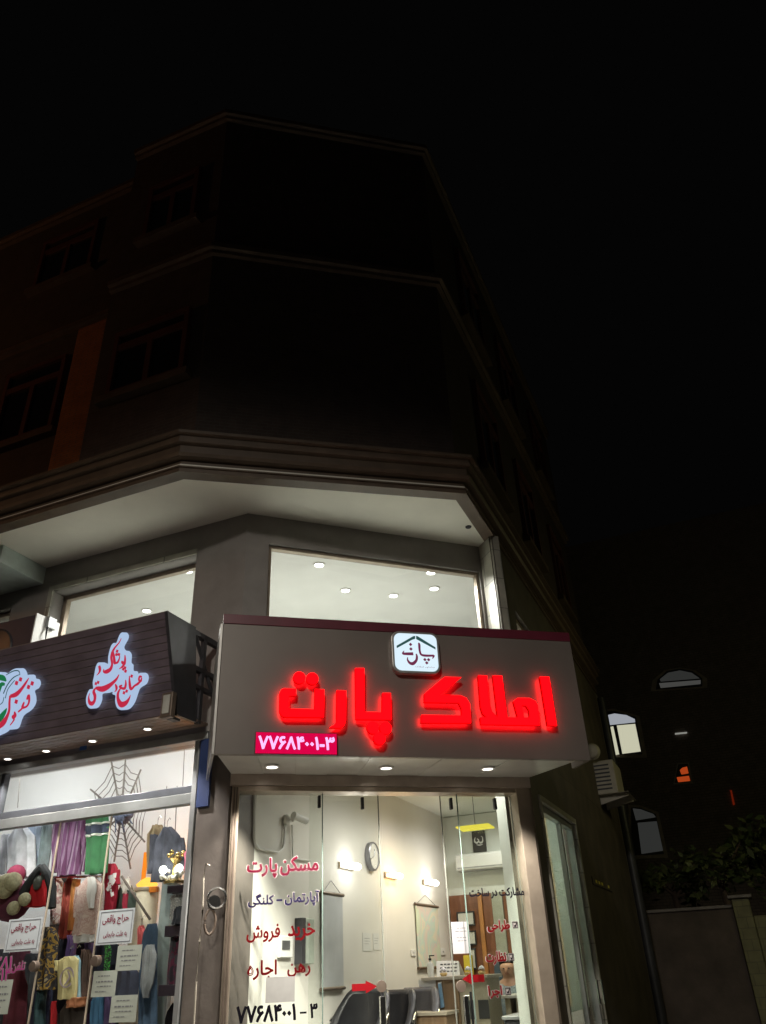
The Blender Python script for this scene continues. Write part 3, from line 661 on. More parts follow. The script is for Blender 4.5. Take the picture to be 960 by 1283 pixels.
# flood lamp at the end of the board
fl = thing('flood_lamp', 'small grey flood lamp standing at the lower end of the dark signboard', 'flood lamp', FL, -.26, -.6, 3.52)
fx, fz = FL.at(212, 885, -.62)
f = MB(FL); f.box(fx-.055, fx+.055, -.66, -.60, fz-.10, fz+.11); f.build('housing', M_brownmetal, fl, .008)
MB(FL).box(fx-.032, fx+.034, -.668, -.6605, fz-.07, fz+.085).build('lens', mat('clouded_lens', (.42, .42, .38), .3), fl, .003)
MB(FL).box(fx-.03, fx+.03, -.60, -.50, fz-.10, fz-.08).build('bracket', M_darkframe, fl)

# ------------------------------------------------------------------ spotlights of the mezzanine ceiling
mzl = [((400, 707.5), 'near the left edge of the right upper window'), ((433, 739.5), 'lower left in the right upper window'), ((493, 746), 'lowest in the right upper window'), ((544, 737), 'lower right in the right upper window'), ((540, 717), 'upper right in the right upper window'), ((183, 726), 'in the middle of the left upper window'), ((235.5, 715), 'in the right corner of the left upper window'), ((184, 765), 'lowest in the left upper window, just above the plank signboard')]
for (a, b), t in mzl:
    x, y = WD.on(a, b, 5.418); downlight('bright ceiling spotlight '+t, 'ceiling spotlights behind the upper windows', WD, x, y, 5.418, .066, P_MEZZ, 12, (1, .965, .93), 165)

# ------------------------------------------------------------------ office front: frame, sliding glass, writing on the glass
OF = thing('office_shopfront', 'champagne framed glass front of the office with red and black Persian writing', 'shopfront', FD, 1.3, 0, .4)
f = MB(FD); GY = .05
xL = FD.at(299, 1000, GY)[0]; xR = FD.at(659, 1000, GY)[0]; zt = 2.955
f.box(.0, xL, -.05, .15, .27, 2.995); f.build('door_jamb', M_champ, OF, .006)
MB(FD).box(xR, 2.555, -.05, .15, .27, 2.995).build('door_jamb', M_champ, OF, .006)
MB(FD).box(xL, xR, -.04, .14, zt, 2.995).build('head_rail', M_champ, OF, .004)
for dx in (.30, .62): MB(FD).box(xL*dx-.006, xL*dx+.006, -.056, -.0505, .28, 2.98).build('shutter_guide', M_brownmetal, OF)
MB(FD).box(xL, xR, -.03, .13, .4, .43).build('floor_rail', M_alu, OF)
e1 = FD.at(404, 1010, GY)[0]; e2 = FD.at(474, 1010, .11)[0]; e3 = FD.at(552, 1010, .11)[0]; e4 = FD.at(573, 1010, GY)[0]; e5 = FD.at(640, 1010, .11)[0]
M_edge = mat('glass_edge', (.16, .22, .19), .15, var=0); M_edge2 = mat('pale_glass_edge', (.20, .21, .18), .2, var=0)
def pane(name, x0, x1, y, edges, m=M_edge):
    o = MB(FD).box(x0, x1, y-.005, y+.005, .43, zt-.001).build(name, M_glass, OF)
    for x in edges: MB(FD).box(x-.004, x+.004, y-.0062, y+.0062, .431, zt-.002).build('glass_edge', m, o)
    return o
def clip(x, y, par): MB(FD).box(x-.012, x+.012, y-.022, y+.022, zt-.12, zt-.02).build('patch_clip', M_black, par, .004)
pL = pane('fixed_glass', xL+.001, e1, GY, [e1]); pR = pane('fixed_glass', e4, xR-.001, GY, [e4])
def leaf(label, x0, x1, lock_x, edges, hx):
    t = thing('sliding_glass_door', label, 'glass door', FD, (x0+x1)/2, .11, .43)
    o = MB(FD).box(x0, x1, .105, .115, .44, zt-.001).build('pane', M_glass, t)
    for x in edges: MB(FD).box(x-.004, x+.004, .1038, .1162, .441, zt-.002).build('glass_edge', M_edge2, o)
    zl = FD.at(lock_x, 1236, .10)[1]; lx = FD.at(lock_x, 1236, .10)[0]
    MB(FD).lathe((lx, .10, zl), [(.0, -.014), (.040, -.012), (.042, -.004), (.042, .0035)], 28, 'y').build('lock', M_brownmetal, t)
    MB(FD).box(lx+hx-.022, lx+hx+.022, .07, .1035, .55, zl-.065).build('pull_bar', M_steel, t, .006)
    MB(FD).box(lx+hx*2.6-.008, lx+hx*2.6+.008, .09, .1035, .5, zl-.04).build('edge_seal', M_black, t)
    return t
tL = leaf('left sliding glass leaf with round lock, red arrow pointing right at it', FD.at(388, 1010, .11)[0], e2, 478, [e2], -.0)
tR = leaf('right sliding glass leaf with round lock, red arrow pointing left at it', e3, e5, 577.5, [e3, e5], .03)
for p in (400, 456): clip(FD.at(p, 1003, GY)[0], GY if p < 404 else .11, pL if p < 404 else tL)
for p in (565, 620): clip(FD.at(p, 1005, .11)[0], .11, tR)
V_red = mat('red_window_vinyl', (.11, .002, .004), .9, spec=.05, var=.05); V_blk = mat('black_window_vinyl', (.006, .005, .008), .9, spec=.05, var=0); V_navy = mat('navy_window_vinyl', (.010, .007, .036), .9, spec=.05, var=0); V_out = mat('white_window_vinyl', (.30, .27, .26), .9, spec=.05, var=0); V_crim = mat('crimson_window_vinyl', (.085, .003, .014), .9, spec=.05, var=.05); V_arrow = mat('red_arrow_vinyl', (.24, .004, .008), .8, spec=.1, var=.05)
def writing(t, pl, pr, pt, pb, m, par, y=GY-.0075, outline=True, fat=.024):
    o = pix_text(MB(FD), t, FD, pl, pr, pt, pb, y, fat).build('window_writing', m, par)
    if outline: pix_text(MB(FD), t, FD, pl-.8, pr+.8, pt-.8, pb+.8, y+.0012, fat+.02).build('writing_outline', V_out, o)
for (t, a, b_, c, d, m) in (('مسکن', 351, 399, 1072.5, 1097, V_crim), ('پارت', 309.5, 347.5, 1075, 1100, V_crim), ('آپارتمان', 357, 400, 1116, 1135, V_navy), ('کلنگی', 311, 343, 1120, 1137, V_navy), ('-', 346, 354, 1127, 1129, V_navy),
    ('خرید', 361, 395, 1157, 1179, V_red), ('فروش', 309, 351, 1158, 1181, V_red), ('رهن', 360, 389, 1207, 1224, V_red), ('اجاره', 310, 347, 1203, 1228, V_red)):
    writing(t, a, b_, c, d, m, pL, outline=(m is not V_red) and t != '-')
writing('۷۷۶۸۴۰۰۱', 296, 371, 1259, 1281, V_blk, pL, outline=False, fat=.038); writing('-', 375.5, 384.5, 1268, 1270, V_blk, pL, outline=False); writing('۳', 388.5, 398, 1257, 1276, V_blk, pL, outline=False, fat=.038)
writing('مشارکت در ساخت', 588, 657, 1112, 1126, V_blk, pR, outline=False, fat=.04)
for t, a, b_, c, d in (('طراحی', 610.5, 639, 1153, 1168), ('نظارت', 609, 634.5, 1192, 1209), ('اجرا', 612, 629.5, 1235, 1251)): writing(t, a, b_, c, d, V_red, pR, fat=.038)
for a, b_, c, d in ((642, 649.5, 1155, 1163), (637.5, 644.5, 1195, 1204), (633, 640.5, 1237.5, 1246.5)):
    x0, z1 = FD.at(a, c, GY-.008); x1, z0 = FD.at(b_, d, GY-.008); z0 = FD.at((a+b_)/2, d, GY-.008)[1]; z1 = FD.at((a+b_)/2, c, GY-.008)[1]
    q = MB(FD); w_ = .004
    q.box(x0, x1, GY-.0085, GY-.0065, z0, z0+w_); q.box(x0, x1, GY-.0085, GY-.0065, z1-w_, z1); q.box(x0, x0+w_, GY-.0085, GY-.0065, z0+w_, z1-w_); q.box(x1-w_, x1, GY-.0085, GY-.0065, z0+w_, z1-w_)
    stroke(q, [(x0+.012, (z0+z1)/2, .004), (x0+.022, z0+.014, .01), (x1-.006, z1-.004, .003)], GY-.0087, .0015); ob = q.build('check_box', V_blk, pR)
    MB(FD).box(x0-.003, x1+.003, GY-.0062, GY-.0056, z0-.003, z1+.003).build('check_box_ground', V_out, ob)
def arrow(label, tip, tail, yc, hh, y):
    tx, z = FD.at(tip, yc, y); bx = FD.at(tail, yc, y)[0]; h = abs(FD.at(tip, yc-hh, y)[1]-z); sg = 1 if bx > tx else -1; n = tx+sg*.095
    o = MB(FD).prism([(tx, z), (n, z+h), (n, z+h*.56), (bx, z+h*.56), (bx, z-h*.56), (n, z-h*.56), (n, z-h)], y-.001, y); tag(o.build('arrow_sticker', V_arrow), label, 'sticker')
arrow('red arrow sticker on the left glass leaf pointing right to the lock', 473, 441, 1236, 8, .1035)
arrow('red arrow sticker on the right glass leaf pointing left to the lock', 579, 607, 1227, 8.5, .1035)
M_paper = mat('white_paper', (.72, .72, .69), .8, var=.04); M_greyp = mat('grey_paper', (.33, .325, .31), .8, var=.1); M_ink = mat('printed_ink', (.08, .08, .09), .7, var=0)
def sheet(name, label, cat, fr, y, a, b_, m, lines=(), group=None, th=.002, ink=None):
    """paper stuck to a plane: corners from the photo, optional lines of print (fractions)"""
    xm, zm = (a[0]+b_[0])/2, (a[1]+b_[1])/2
    x0 = fr.at(a[0], zm, y)[0]; x1 = fr.at(b_[0], zm, y)[0]; z1 = fr.at(xm, a[1], y)[1]; z0 = fr.at(xm, b_[1], y)[1]
    o = MB(fr).box(x0, x1, y-th, y, z0, z1).build(name, m); tag(o, label, cat, group)
    if lines:
        W, H = x1-x0, z1-z0; rnd = random.Random(int(a[0]*7+a[1]))
        for ly, l0, l1, h in lines:
            x = x0+W*l0; q = MB(fr)
            while x < x0+W*l1-.004:
                ln = min(rnd.uniform(.012, .04), x0+W*l1-x); q.box(x, x+ln, y-th-.0008, y-th-.0002, z1-H*ly-H*h/2*rnd.uniform(.6, 1), z1-H*ly+H*h/2*rnd.uniform(.6, 1)); x += ln+.008
            q.build('text_line', ink or M_ink, o)
    return o
sheet('paper_notice', 'grey paper notice taped to the glass below the red writing', 'notice', FD, GY-.007, (333, 1224), (369.5, 1256), M_greyp)
sheet('paper_notice', 'light grey paper notice on the right glass beside the framed certificates', 'notice', FD, .1035, (566.5, 1155), (588.5, 1195), mat('pale_grey_paper', (.42, .41, .42), .8, var=.05), [(.2, .3, .8, .02), (.3, .2, .85, .02), (.5, .25, .8, .02), (.6, .3, .8, .02)])
# padlock rings and cable on the pier
pk = thing('shutter_lock', 'metal shutter lock with rings hanging on the stone pier', 'lock', FD, .0, -.1, 1.9)
cx, cz = FD.at(268, 1131, -.09)
MB(FD).lathe((cx, -.075, cz), [(.0, -.03), (.05, -.03), (.055, -.01), (.055, .02)], 24, 'y').build('lock_body', M_steel, pk)
rp = [(cx+.02+.07*math.cos(t*.33), -.1, cz+.03+.07*math.sin(t*.33)) for t in range(20)]; MB(FD).tube(rp, .009).build('ring', M_steel, pk)
rp = [(cx-.02+.04*math.cos(t*.33), -.09, cz-.13+.085*math.sin(t*.33)) for t in range(20)]; MB(FD).tube(rp, .01).build('ring', M_brownmetal, pk)
c = [(FD.at(a, b, -.05)[0], -.05, FD.at(a, b, -.05)[1]) for a, b in ((263, 1085), (258, 1082), (255, 1100), (254, 1140), (250, 1180), (246, 1230), (243, 1283), (240, 1340))]
tag(MB(FD).tube(c, .007).build('cable', mat('cable_sheath', (.3, .27, .22), .6)), 'thin cable running down the stone pier beside the shutter lock', 'cable')
bx0 = FL.at(251, 985)[0]
MB(FL).box(bx0, bx0+.125, -.045, -.021, FL.at(258, 1012)[1], 3.42).build('blue_panel', mat('dark_blue_panel', (.03, .05, .14), .45), BL, .004)

# ------------------------------------------------------------------ alley window of the office
aw = thing('alley_glass_door', 'narrow glass door with long pull handles on the alley side of the office', 'glass door', FR, 1.4, .1, .4)
f = MB(FR); t = .05
def framebox(fr, x0, x1, z0, z1, y0, y1, t, name, m, par, bev=.004):
    f = MB(fr); f.box(x0, x1, y0, y1, z1-t, z1); f.box(x0, x1, y0, y1, z0, z0+t); f.box(x0, x0+t, y0, y1, z0+t, z1-t); f.box(x1-t, x1, y0, y1, z0+t, z1-t); return f.build(name, m, par, bev)
framebox(FR, fr_x0, fr_x1, .4, fr_z1, -.02, .10, .055, 'outer_frame', M_tile, aw)
framebox(FR, fr_x0+.056, fr_x1-.056, .456, fr_z1-.056, .02, .09, .07, 'sash_frame', M_greyframe, aw)
xm = fr_x0+1.1; MB(FR).box(xm-.03, xm+.03, .03, .08, .53, fr_z1-.13).build('mullion', M_greyframe, aw, .004)
MB(FR).box(fr_x0+.12, fr_x1-.12, .05, .058, .52, fr_z1-.12).build('pane', M_glass, aw)
for px_ in (745, 751):
    a = FR.at(px_, 1228, -.02); z0 = FR.at(px_+4, 1258, -.02)[1]
    MB(FR).tube([(a[0], -.04, z0), (a[0], -.04, a[1])], .012).build('pull_handle', M_steel, aw)
# curtain and blind behind it
def trans(m, f=.6):
    nt = m.node_tree; b = nt.nodes['Principled BSDF']; t = nt.nodes.new('ShaderNodeBsdfTranslucent'); x = nt.nodes.new('ShaderNodeMixShader'); x.inputs[0].default_value = f
    if b.inputs['Base Color'].links: nt.links.new(b.inputs['Base Color'].links[0].from_socket, t.inputs[0])
    else: t.inputs[0].default_value = b.inputs['Base Color'].default_value
    nt.links.new(b.outputs[0], x.inputs[1]); nt.links.new(t.outputs[0], x.inputs[2]); nt.links.new(x.outputs[0], nt.nodes['Material Output'].inputs[0]); return m
M_curt = mat('ivory_curtain', (.84, .79, .64), .8, var=.05)
def curtain(label, fr, x0, x1, y, z0, z1, amp, n, m, name='curtain'):
    q = MB(fr); N = 60; vs = []; th = .004
    for j, z in enumerate((z0, (z0+z1)/2, z1)):
        for i in range(N+1):
            t = i/N; vs.append((x0+(x1-x0)*t, y+amp*(1-.3*j/2)*math.sin(t*n*2*math.pi+.4*j), z))
    k = len(vs); vs += [(a, b+th, c) for a, b, c in vs]; fs = []
    for j in range(2):
        for i in range(N): p = j*(N+1)+i; fs += [(p, p+1, p+N+2, p+N+1), (k+p, k+p+N+1, k+p+N+2, k+p+1)]
    q.add(vs, fs); q.sm = True; return tag(q.build(name, m), label, 'curtain')
ca, cb, cc = (FR.at(p, 1150, .13)[0] for p in (690, 701, 723))
curtain('ivory curtain hanging behind the narrow alley glass door', FR, ca, cb, .13, 1.25, 3.0, .015, 5, trans(M_curt, .85))
curtain('pale grey green blind beside the ivory curtain behind the alley glass door', FR, cb+.01, cc, .14, 1.2, 3.0, .008, 9, trans(mat('pale_blind', (.66, .74, .70), .7, var=.05), .85), 'blind')
# bench with dark things below the curtain
bn = thing('low_cabinet', 'dark low cabinet with bottles standing behind the alley glass door', 'cabinet', FR, 1.2, .6, .4)
MB(FR).box(.62, 1.7, .24, .6, .4, 1.19).build('body', M_darkframe, bn, .01); MB(FR).box(.6, 1.72, .22, .62, 1.191, 1.22).build('top', M_greyframe, bn, .005)

# ------------------------------------------------------------------ inside the office
# white column right of the door
cx0 = FD.at(642, 1010, .3)[0]
MB(FD).box(cx0, 2.62, .26, .62, .4, 3.5).build('white_column', M_back, BL, .006)
# sconces on the left wall
E_warm = emat('sconce_bulb_glow', (1, .86, .62), 14); M_scback = mat('sconce_backplate', (.6, .52, .4), .3, .6)
scl = [((440, 1085), 'nearest double bulb wall lamp above the red lettering', (1, .95, .9)), ((495, 1097), 'middle double bulb wall lamp glowing amber on the cream wall', (1, .62, .28)), ((541, 1106), 'far double bulb wall lamp above the hanging map', (1, .93, .82))]
for (a, b), lab, col in scl:
    x, z = FW_.at(a, b, -.07); t = thing('wall_lamp', lab, 'wall lamp', FW_, x, -.07, z, 'double bulb wall lamps')
    MB(FW_).box(x-.17, x+.17, -.03, -.002, z-.03, z+.03).build('backplate', M_scback, t, .006)
    for s_ in (-1, 1):
        em = emat('sconce_glow_%d' % int(col[1]*100), col, 12)
        MB(FW_).lathe((x+s_*.085, -.09, z), [(0, -.07), (.03, -.06), (.036, 0), (.03, .06), (0, .07)], 16, 'x').build('bulb', em, t)
    lamp('POINT', 'lamp', FW_, x, -.26, z, P_SCONCE, col, .1, t)
# ceiling spots of the office (lit room) and the hanging panel
x_, y_ = 1.5, .62
downlight('added office ceiling spotlight brightening the curtain at the alley glass door', 'spotlights in the office ceiling', FR, x_, y_, 3.497, .06, P_OFFICE, 12, (1, .97, .92), 165)  # extra lamp, added to brighten the curtain and the white column
for i, (fx_, fy_) in enumerate(((1.5, -1.35), (3.0, -1.2), (4.4, -1.1))):
    downlight(['office ceiling spotlight nearest the glass front', 'office ceiling spotlight between the glass front and the counter', 'office ceiling spotlight nearest the back wall'][i], 'spotlights in the office ceiling', FW_, fx_, fy_, 3.497, .06, P_OFFICE, 12, (1, .97, .92), 165)
pn = thing('pendant_panel_lamp', 'flat yellow glowing panel lamp hanging on a thin wire', 'pendant lamp', FB, .6, -1.2, 2.9)
zp = FB.at(595, 1038, -1.6)[1]; cs = [FB.on(a, b, zp) for a, b in ((571, 1037.5), (612, 1033), (620, 1038), (580.5, 1042.5))]
q = MB(FB); q.slab(cs, zp, zp+.015); q.build('panel', emat('yellow_panel_glow', (1, .84, .10), 1.05), pn)
ctx = sum(c[0] for c in cs)/4; cty = sum(c[1] for c in cs)/4
MB(FB).tube([(ctx, cty, zp+.016), (ctx, cty, 3.47)], .004).build('wire', M_black, pn); MB(FB).lathe((ctx, cty, 3.47), [(.03, 0), (.045, .02), (.045, .029)]).build('ceiling_cup', M_greyframe, pn)
lamp('AREA', 'lamp', FB, ctx, cty, zp-.02, 10, (1, .85, .4), .5, pn, Matrix.Identity(4))
x, y = FB.on(629, 1021, 3.497); sd = MB(FB).lathe((x, y, 3.499), [(.0, -.05), (.03, -.045), (.06, -.02), (.065, 0)]).build('smoke_detector', M_white); tag(sd, 'small round smoke detector on the office ceiling', 'smoke detector')
# security camera and its conduit
def wp(a, b, y=-.03): x, z = FW_.at(a, b, y); return (x, y, z)
sc_ = thing('security_camera', 'white bullet security camera on the cream wall above the red lettering', 'camera', FW_, *wp(363, 1027))
x, y, z = wp(363, 1027, -.05); MB(FW_).lathe((x, -.002, z), [(.05, 0), (.05, -.03), (.03, -.045), (0, -.045)], 18, 'y').build('mount', M_white, sc_)
MB(FW_).tube([(x, -.04, z), (x+.01, -.08, z-.01), (x+.02, -.10, z+.01)], .014).build('arm', M_white, sc_)
MB(FW_).tube([(x-.02, -.10, z+.03), (x+.05, -.115, z+.02), (x+.16, -.14, z+.0)], .034, 14).build('housing', M_white, sc_); MB(FW_).tube([(x+.161, -.1402, z-.0002), (x+.168, -.142, z-.002)], .027, 14).build('lens', M_black, sc_)
MB(FW_).tube([wp(a, b, -.02) for a, b in ((319, 992), (319, 1050), (320, 1057), (325, 1063), (348, 1068), (354, 1064), (356, 1056), (357, 1038), (361, 1029))], .012).build('conduit', M_white).__setitem__('label', 'bent white conduit pipe running up the wall to the security camera')
S.objects['conduit']['category'] = 'pipe'
o = MB(FW_).tube([wp(a, b, -.02) for a, b in ((366, 1034), (366.5, 1060), (367, 1075), (376, 1077), (390, 1079))], .008).build('cable_duct', M_white); tag(o, 'thin white cable duct dropping straight below the security camera', 'pipe')
# wall clock
ck = thing('wall_clock', 'round white wall clock with dark rim seen at a slant', 'clock', FW_, *wp(468, 1073))
x, y, z = wp(468, 1073, -.04); r = (FW_.at(468, 1055, -.04)[1]-z)
MB(FW_).lathe((x, 0, z), [(r, -.001), (r, -.05), (r*.9, -.06), (r*.86, -.045)], 36, 'y').build('rim', mat('clock_rim', (.30, .30, .32), .3, .4), ck); MB(FW_).lathe((x, 0, z), [(0, -.0452), (r*.87, -.045), (r*.87, -.01)], 36, 'y').build('face', M_wallin, ck)
for a_, l_ in ((70, .55), (200, .75)): MB(FW_).tube([(x, -.049, z), (x+r*l_*math.cos(R(a_)), -.049, z+r*l_*math.sin(R(a_)))], .004, 6).build('hand', M_greyframe, ck)
# hanging poster with rods
def scroll(name, label, cat, a, b_, m, rod):
    t = thing(name, label, cat, FW_, *wp((a[0]+b_[0])/2, b_[1], -.02))
    xm = (a[0]+b_[0])/2; x0 = FW_.at(a[0], a[1], -.02)[0]; x1 = FW_.at(b_[0], a[1], -.02)[0]; z1 = FW_.at(xm, a[1], -.02)[1]; z0 = FW_.at(xm, b_[1], -.02)[1]
    MB(FW_).box(x0, x1, -.022, -.018, z0, z1).build('sheet', m, t)
    for zz in (z0, z1): MB(FW_).tube([(x0-.02, -.022, zz), (x1+.02, -.022, zz)], .016, 10).build('rod', rod, t)
    MB(FW_).tube([(x0+.1*(x1-x0), -.02, z1+.015), ((x0+x1)/2, -.008, z1+.12), (x1-.1*(x1-x0), -.02, z1+.015)], .003, 5).build('string', M_black, t)
scroll('hanging_poster', 'pale grey wall poster hanging on rods beside the black armchair', 'poster', (403, 1120), (429, 1239), mat('pale_poster', (.50, .52, .53), .35, var=.12, scale=4), M_brownmetal)
scroll('hanging_map', 'pastel green, lilac and pink map hanging on rods on the cream wall', 'map', (520.5, 1134.5), (548, 1213), blotch('map_print', [(.50, .42, .56), (.72, .66, .50), (.52, .64, .56), (.70, .56, .50), (.62, .68, .52)], 3.2, soft=True), mat('rod_wood', (.12, .08, .05), .4))
for i, (a, b_) in enumerate((((454.5, 1169), (465, 1192)), ((467.5, 1169.5), (475, 1190.5)))): sheet('wall_paper_sheet', ['left of two white paper sheets on the wall seen through the left glass', 'right, narrower white paper sheet next to the first on the wall'][i], 'paper', FW_, -.003, a, b_, M_paper, [(.3, .2, .8, .03), (.45, .2, .8, .03), (.6, .2, .7, .03)])
for i, (a, b_) in enumerate((((515.5, 1190), (521, 1198)), ((552, 1188), (558, 1197)))):
    x0, z1 = FW_.at(*a, -.012); x1 = FW_.at(b_[0], a[1], -.012)[0]; z0 = FW_.at(a[0], b_[1], -.012)[1]
    t = thing('light_switch', ['white light switch left of the hanging map', 'white light switch right of the hanging map'][i], 'switch', FW_, x0, 0, z0)
    MB(FW_).box(x0, x1, -.014, -.001, z0, z1).build('plate', M_white, t, .003); MB(FW_).box(x0*.6+x1*.4, x0*.4+x1*.6, -.019, -.0145, z0+.03, z1-.03).build('rocker', M_greyframe, t)
ip = thing('intercom_panel', 'white framed intercom panel with grey screen on the wall below the red writing', 'intercom', FW_, *wp(359, 1186, 0))
x0, z1 = FW_.at(351.5, 1172.5, -.03); x1 = FW_.at(367.5, 1173, -.03)[0]; z0 = FW_.at(352, 1200, -.03)[1]
MB(FW_).box(x0, x1, -.03, -.001, z0, z1).build('case', M_white, ip, .006); MB(FW_).box(x0+.05*(x1-x0)+.02, x1-.06, -.034, -.0305, z0+.06, z1-.035).build('screen', mat('grey_screen', (.10, .10, .10), .2, var=.2), ip)
gb = thing('meter_cabinet', 'pale green grey cabinet with a dark edge on the wall right of the intercom', 'cabinet', FW_, *wp(386, 1206, 0))
x0, z1 = FW_.at(377, 1150, -.06); x1 = FW_.at(394, 1152, -.06)[0]; z0 = FW_.at(378, 1208, -.06)[1]
MB(FW_).box(x0+.07, x1, -.06, -.001, z0, z1).build('body', mat('pale_green_metal', (.50, .55, .48), .5, .1), gb, .006); MB(FW_).box(x0, x0+.069, -.075, -.001, z0, z1).build('dark_edge', M_darkframe, gb); MB(FW_).box(x0+.12, x1-.1, -.064, -.0605, z0+.25, z0+.33).build('meter_window', M_greyframe, gb)
# black leather tub chairs
M_leather = mat('black_leather', (.022, .022, .025), .38, var=.2, bump=.15, bscale=60)
def tub_chair(label, px_, py_, y, wd, turn, m):
    x, zt_ = FB.at(px_, py_, y); t = thing('leather_armchair', label, 'armchair', FB, x, y, .4, 'leather armchairs along the cream wall')
    fr = FB; rr = wd/2; q = MB(fr); n = 25; R0 = []; 
    for i in range(n):
        s_ = i/(n-1); an = R(-115+230*s_)+turn; hh = zt_-(.30*max(0, (abs(s_-.5)*2-.45)/.55))
        ox = math.sin(an); oy = math.cos(an)
        R0.append([(x+ox*(rr-.06), y+oy*(rr-.06), .75), (x+ox*(rr-.04), y+oy*(rr-.04), hh-.03), (x+ox*(rr), y+oy*(rr), hh), (x+ox*(rr+.04), y+oy*(rr+.04), hh-.03), (x+ox*(rr), y+oy*rr, .66)])
    q.loft(R0); q.build('backrest', m, t, .012)
    MB(fr).lathe((x, y, .70), [(0, 0), (rr-.05, 0), (rr-.02, .04), (rr-.04, .12), (rr-.1, .15), (0, .155)], 28).build('seat', m, t)
    MB(fr).lathe((x, y, .40), [(.0, 0), (.22, 0), (.22, .02), (.04, .05), (.03, .3), (0, .3)], 20).build('pedestal', M_steel, t)
    for s_ in (-1, 1):
        an = R(s_*100)+turn; MB(fr).tube([(x+math.sin(an)*rr*.98, y+math.cos(an)*rr*.98, .74), (x+math.sin(an)*(rr+.07), y+math.cos(an)*(rr+.07), zt_-.25), (x+math.sin(an*.8+turn*.2)*(rr+.03), y+math.cos(an*.8+turn*.2)*(rr+.03), zt_-.2)], .014).build('armrest', M_steel, t)
tub_chair('black leather armchair nearest the glass, behind the red right pointing arrow', 449, 1239, -3.75, .50, .15, M_leather)
tub_chair('black leather armchair in the gap between the open glass leaves', 491, 1240, -3.1, .40, .2, M_leather)
tub_chair('dark grey leather armchair right beside the reception counter', 517, 1237, -2.75, .46, .1, mat('grey_leather', (.10, .10, .11), .4, var=.15, bump=.15, bscale=60))
# reception counter
M_oak = bands('oak_veneer', [(0, (.34, .23, .13)), (.3, (.30, .20, .11)), (.62, (.37, .26, .15)), (.8, (.32, .22, .125))], 9, 'X', .4, .9); M_beige = mat('beige_laminate', (.44, .40, .30), .4, var=.04)
rc = thing('reception_counter', 'tall oak and beige reception counter with a lower desk in front', 'counter', FB, 1.0, -2.2, .4)
cy = -2.5; a0 = FB.at(531, 1226, cy)[0]; a1 = FB.at(573, 1222, cy)[0]; a2 = FB.at(608, 1217, cy)[0]; zc = FB.at(560, 1223.5, cy)[1]
MB(FB).box(a0, a1, cy, cy+.5, .4, zc-.03).build('oak_end', M_oak, rc, .004); MB(FB).box(a1+.001, a2, cy+.03, cy+.5, .4, zc-.03).build('beige_front', M_beige, rc, .004)
MB(FB).box(a0-.02, a2+.02, cy-.03, cy+.55, zc-.0295, zc).build('counter_top', mat('pale_top', (.50, .46, .38), .3, var=.05), rc, .004)
zd = FB.at(525, 1268, cy-.3)[1]; d0 = FB.at(503, 1268, cy-.3)[0]
MB(FB).box(d0, a1, cy-.42, cy-.035, zd-.03, zd).build('lower_desk_top', M_beige, rc, .004); MB(FB).box(d0+.02, a1-.01, cy-.40, cy-.04, .4, zd-.031).build('lower_desk', M_oak, rc, .004)
zb = FB.at(600, 1262, cy)[1]
for i in range(2): MB(FB).box(a1+.04+i*.15, a1+.15+i*.15, cy+.018, cy+.0295, zb-.1, zb+.06).build('drawer_front', mat('dark_drawer', (.06, .06, .06), .4), rc, .003)
sheet('counter_notice', 'white printed notice fixed to the oak end of the counter', 'notice', FB, cy-.002, (525.5, 1227), (547, 1265), M_paper, [(.36, .15, .85, .05), (.52, .35, .65, .05), (.64, .15, .85, .05)])
pu = thing('hanging_pouch', 'small blue pouch hanging on the oak end of the counter', 'pouch', FB, FB.at(553, 1262, cy-.02)[0], cy-.02, FB.at(553, 1262, cy-.02)[1])
p = [FB.at(a, b, cy-.02) for a, b in ((549, 1233), (553, 1232), (557, 1262), (552.5, 1263.5))]
MB(FB).prism(p, cy-.03, cy-.004).build('bag', mat('sky_blue_foil', (.25, .45, .65), .3, var=.2, scale=20), pu, .004); MB(FB).prism([(p[0][0], p[0][1]+.012), (p[1][0], p[1][1]+.012), (p[1][0], p[1][1]+.0005), (p[0][0], p[0][1]+.0005)], cy-.02, cy-.006).build('header_strip', M_white, pu)
def cat_at(px_, y): return FB.at(px_, 1220, y)[0]
bt = thing('sanitizer_bottle', 'clear pump bottle standing on the left end of the counter', 'bottle', FB, cat_at(540, cy+.15), cy+.15, zc)
x = cat_at(540, cy+.15); MB(FB).lathe((x, cy+.15, zc+.001), [(0, 0), (.035, 0), (.036, .1), (.03, .125), (.014, .135), (.014, .15)]).build('bottle_body', mat('milky_plastic', (.66, .68, .64), .2, var=0), bt); MB(FB).lathe((x, cy+.15, zc+.151), [(.016, 0), (.016, .02), (.006, .022), (.006, .04)]).build('pump', M_black, bt); MB(FB).box(x-.006, x+.05, cy+.143, cy+.157, zc+.19, zc+.20).build('nozzle', M_black, bt)
pb_ = thing('paper_sign', 'folded white table sign with printed lines on the counter', 'table sign', FB, cat_at(562, cy+.2), cy+.2, zc)
x0, x1 = cat_at(548, cy+.2), cat_at(576, cy+.2); hz = FB.at(562, 1203, cy+.2)[1]
q = MB(FB); q.add([(x0, cy+.2, hz-.002), (x1, cy+.2, hz-.012), (x1+.03, cy+.12, zc+.002), (x0+.02, cy+.12, zc+.002), (x0, cy+.21, hz-.002), (x1, cy+.21, hz-.012), (x1+.03, cy+.29, zc+.002), (x0+.02, cy+.29, zc+.002)], [(0, 1, 2, 3), (4, 7, 6, 5), (0, 4, 5, 1)]); q.build('card', M_paper, pb_)
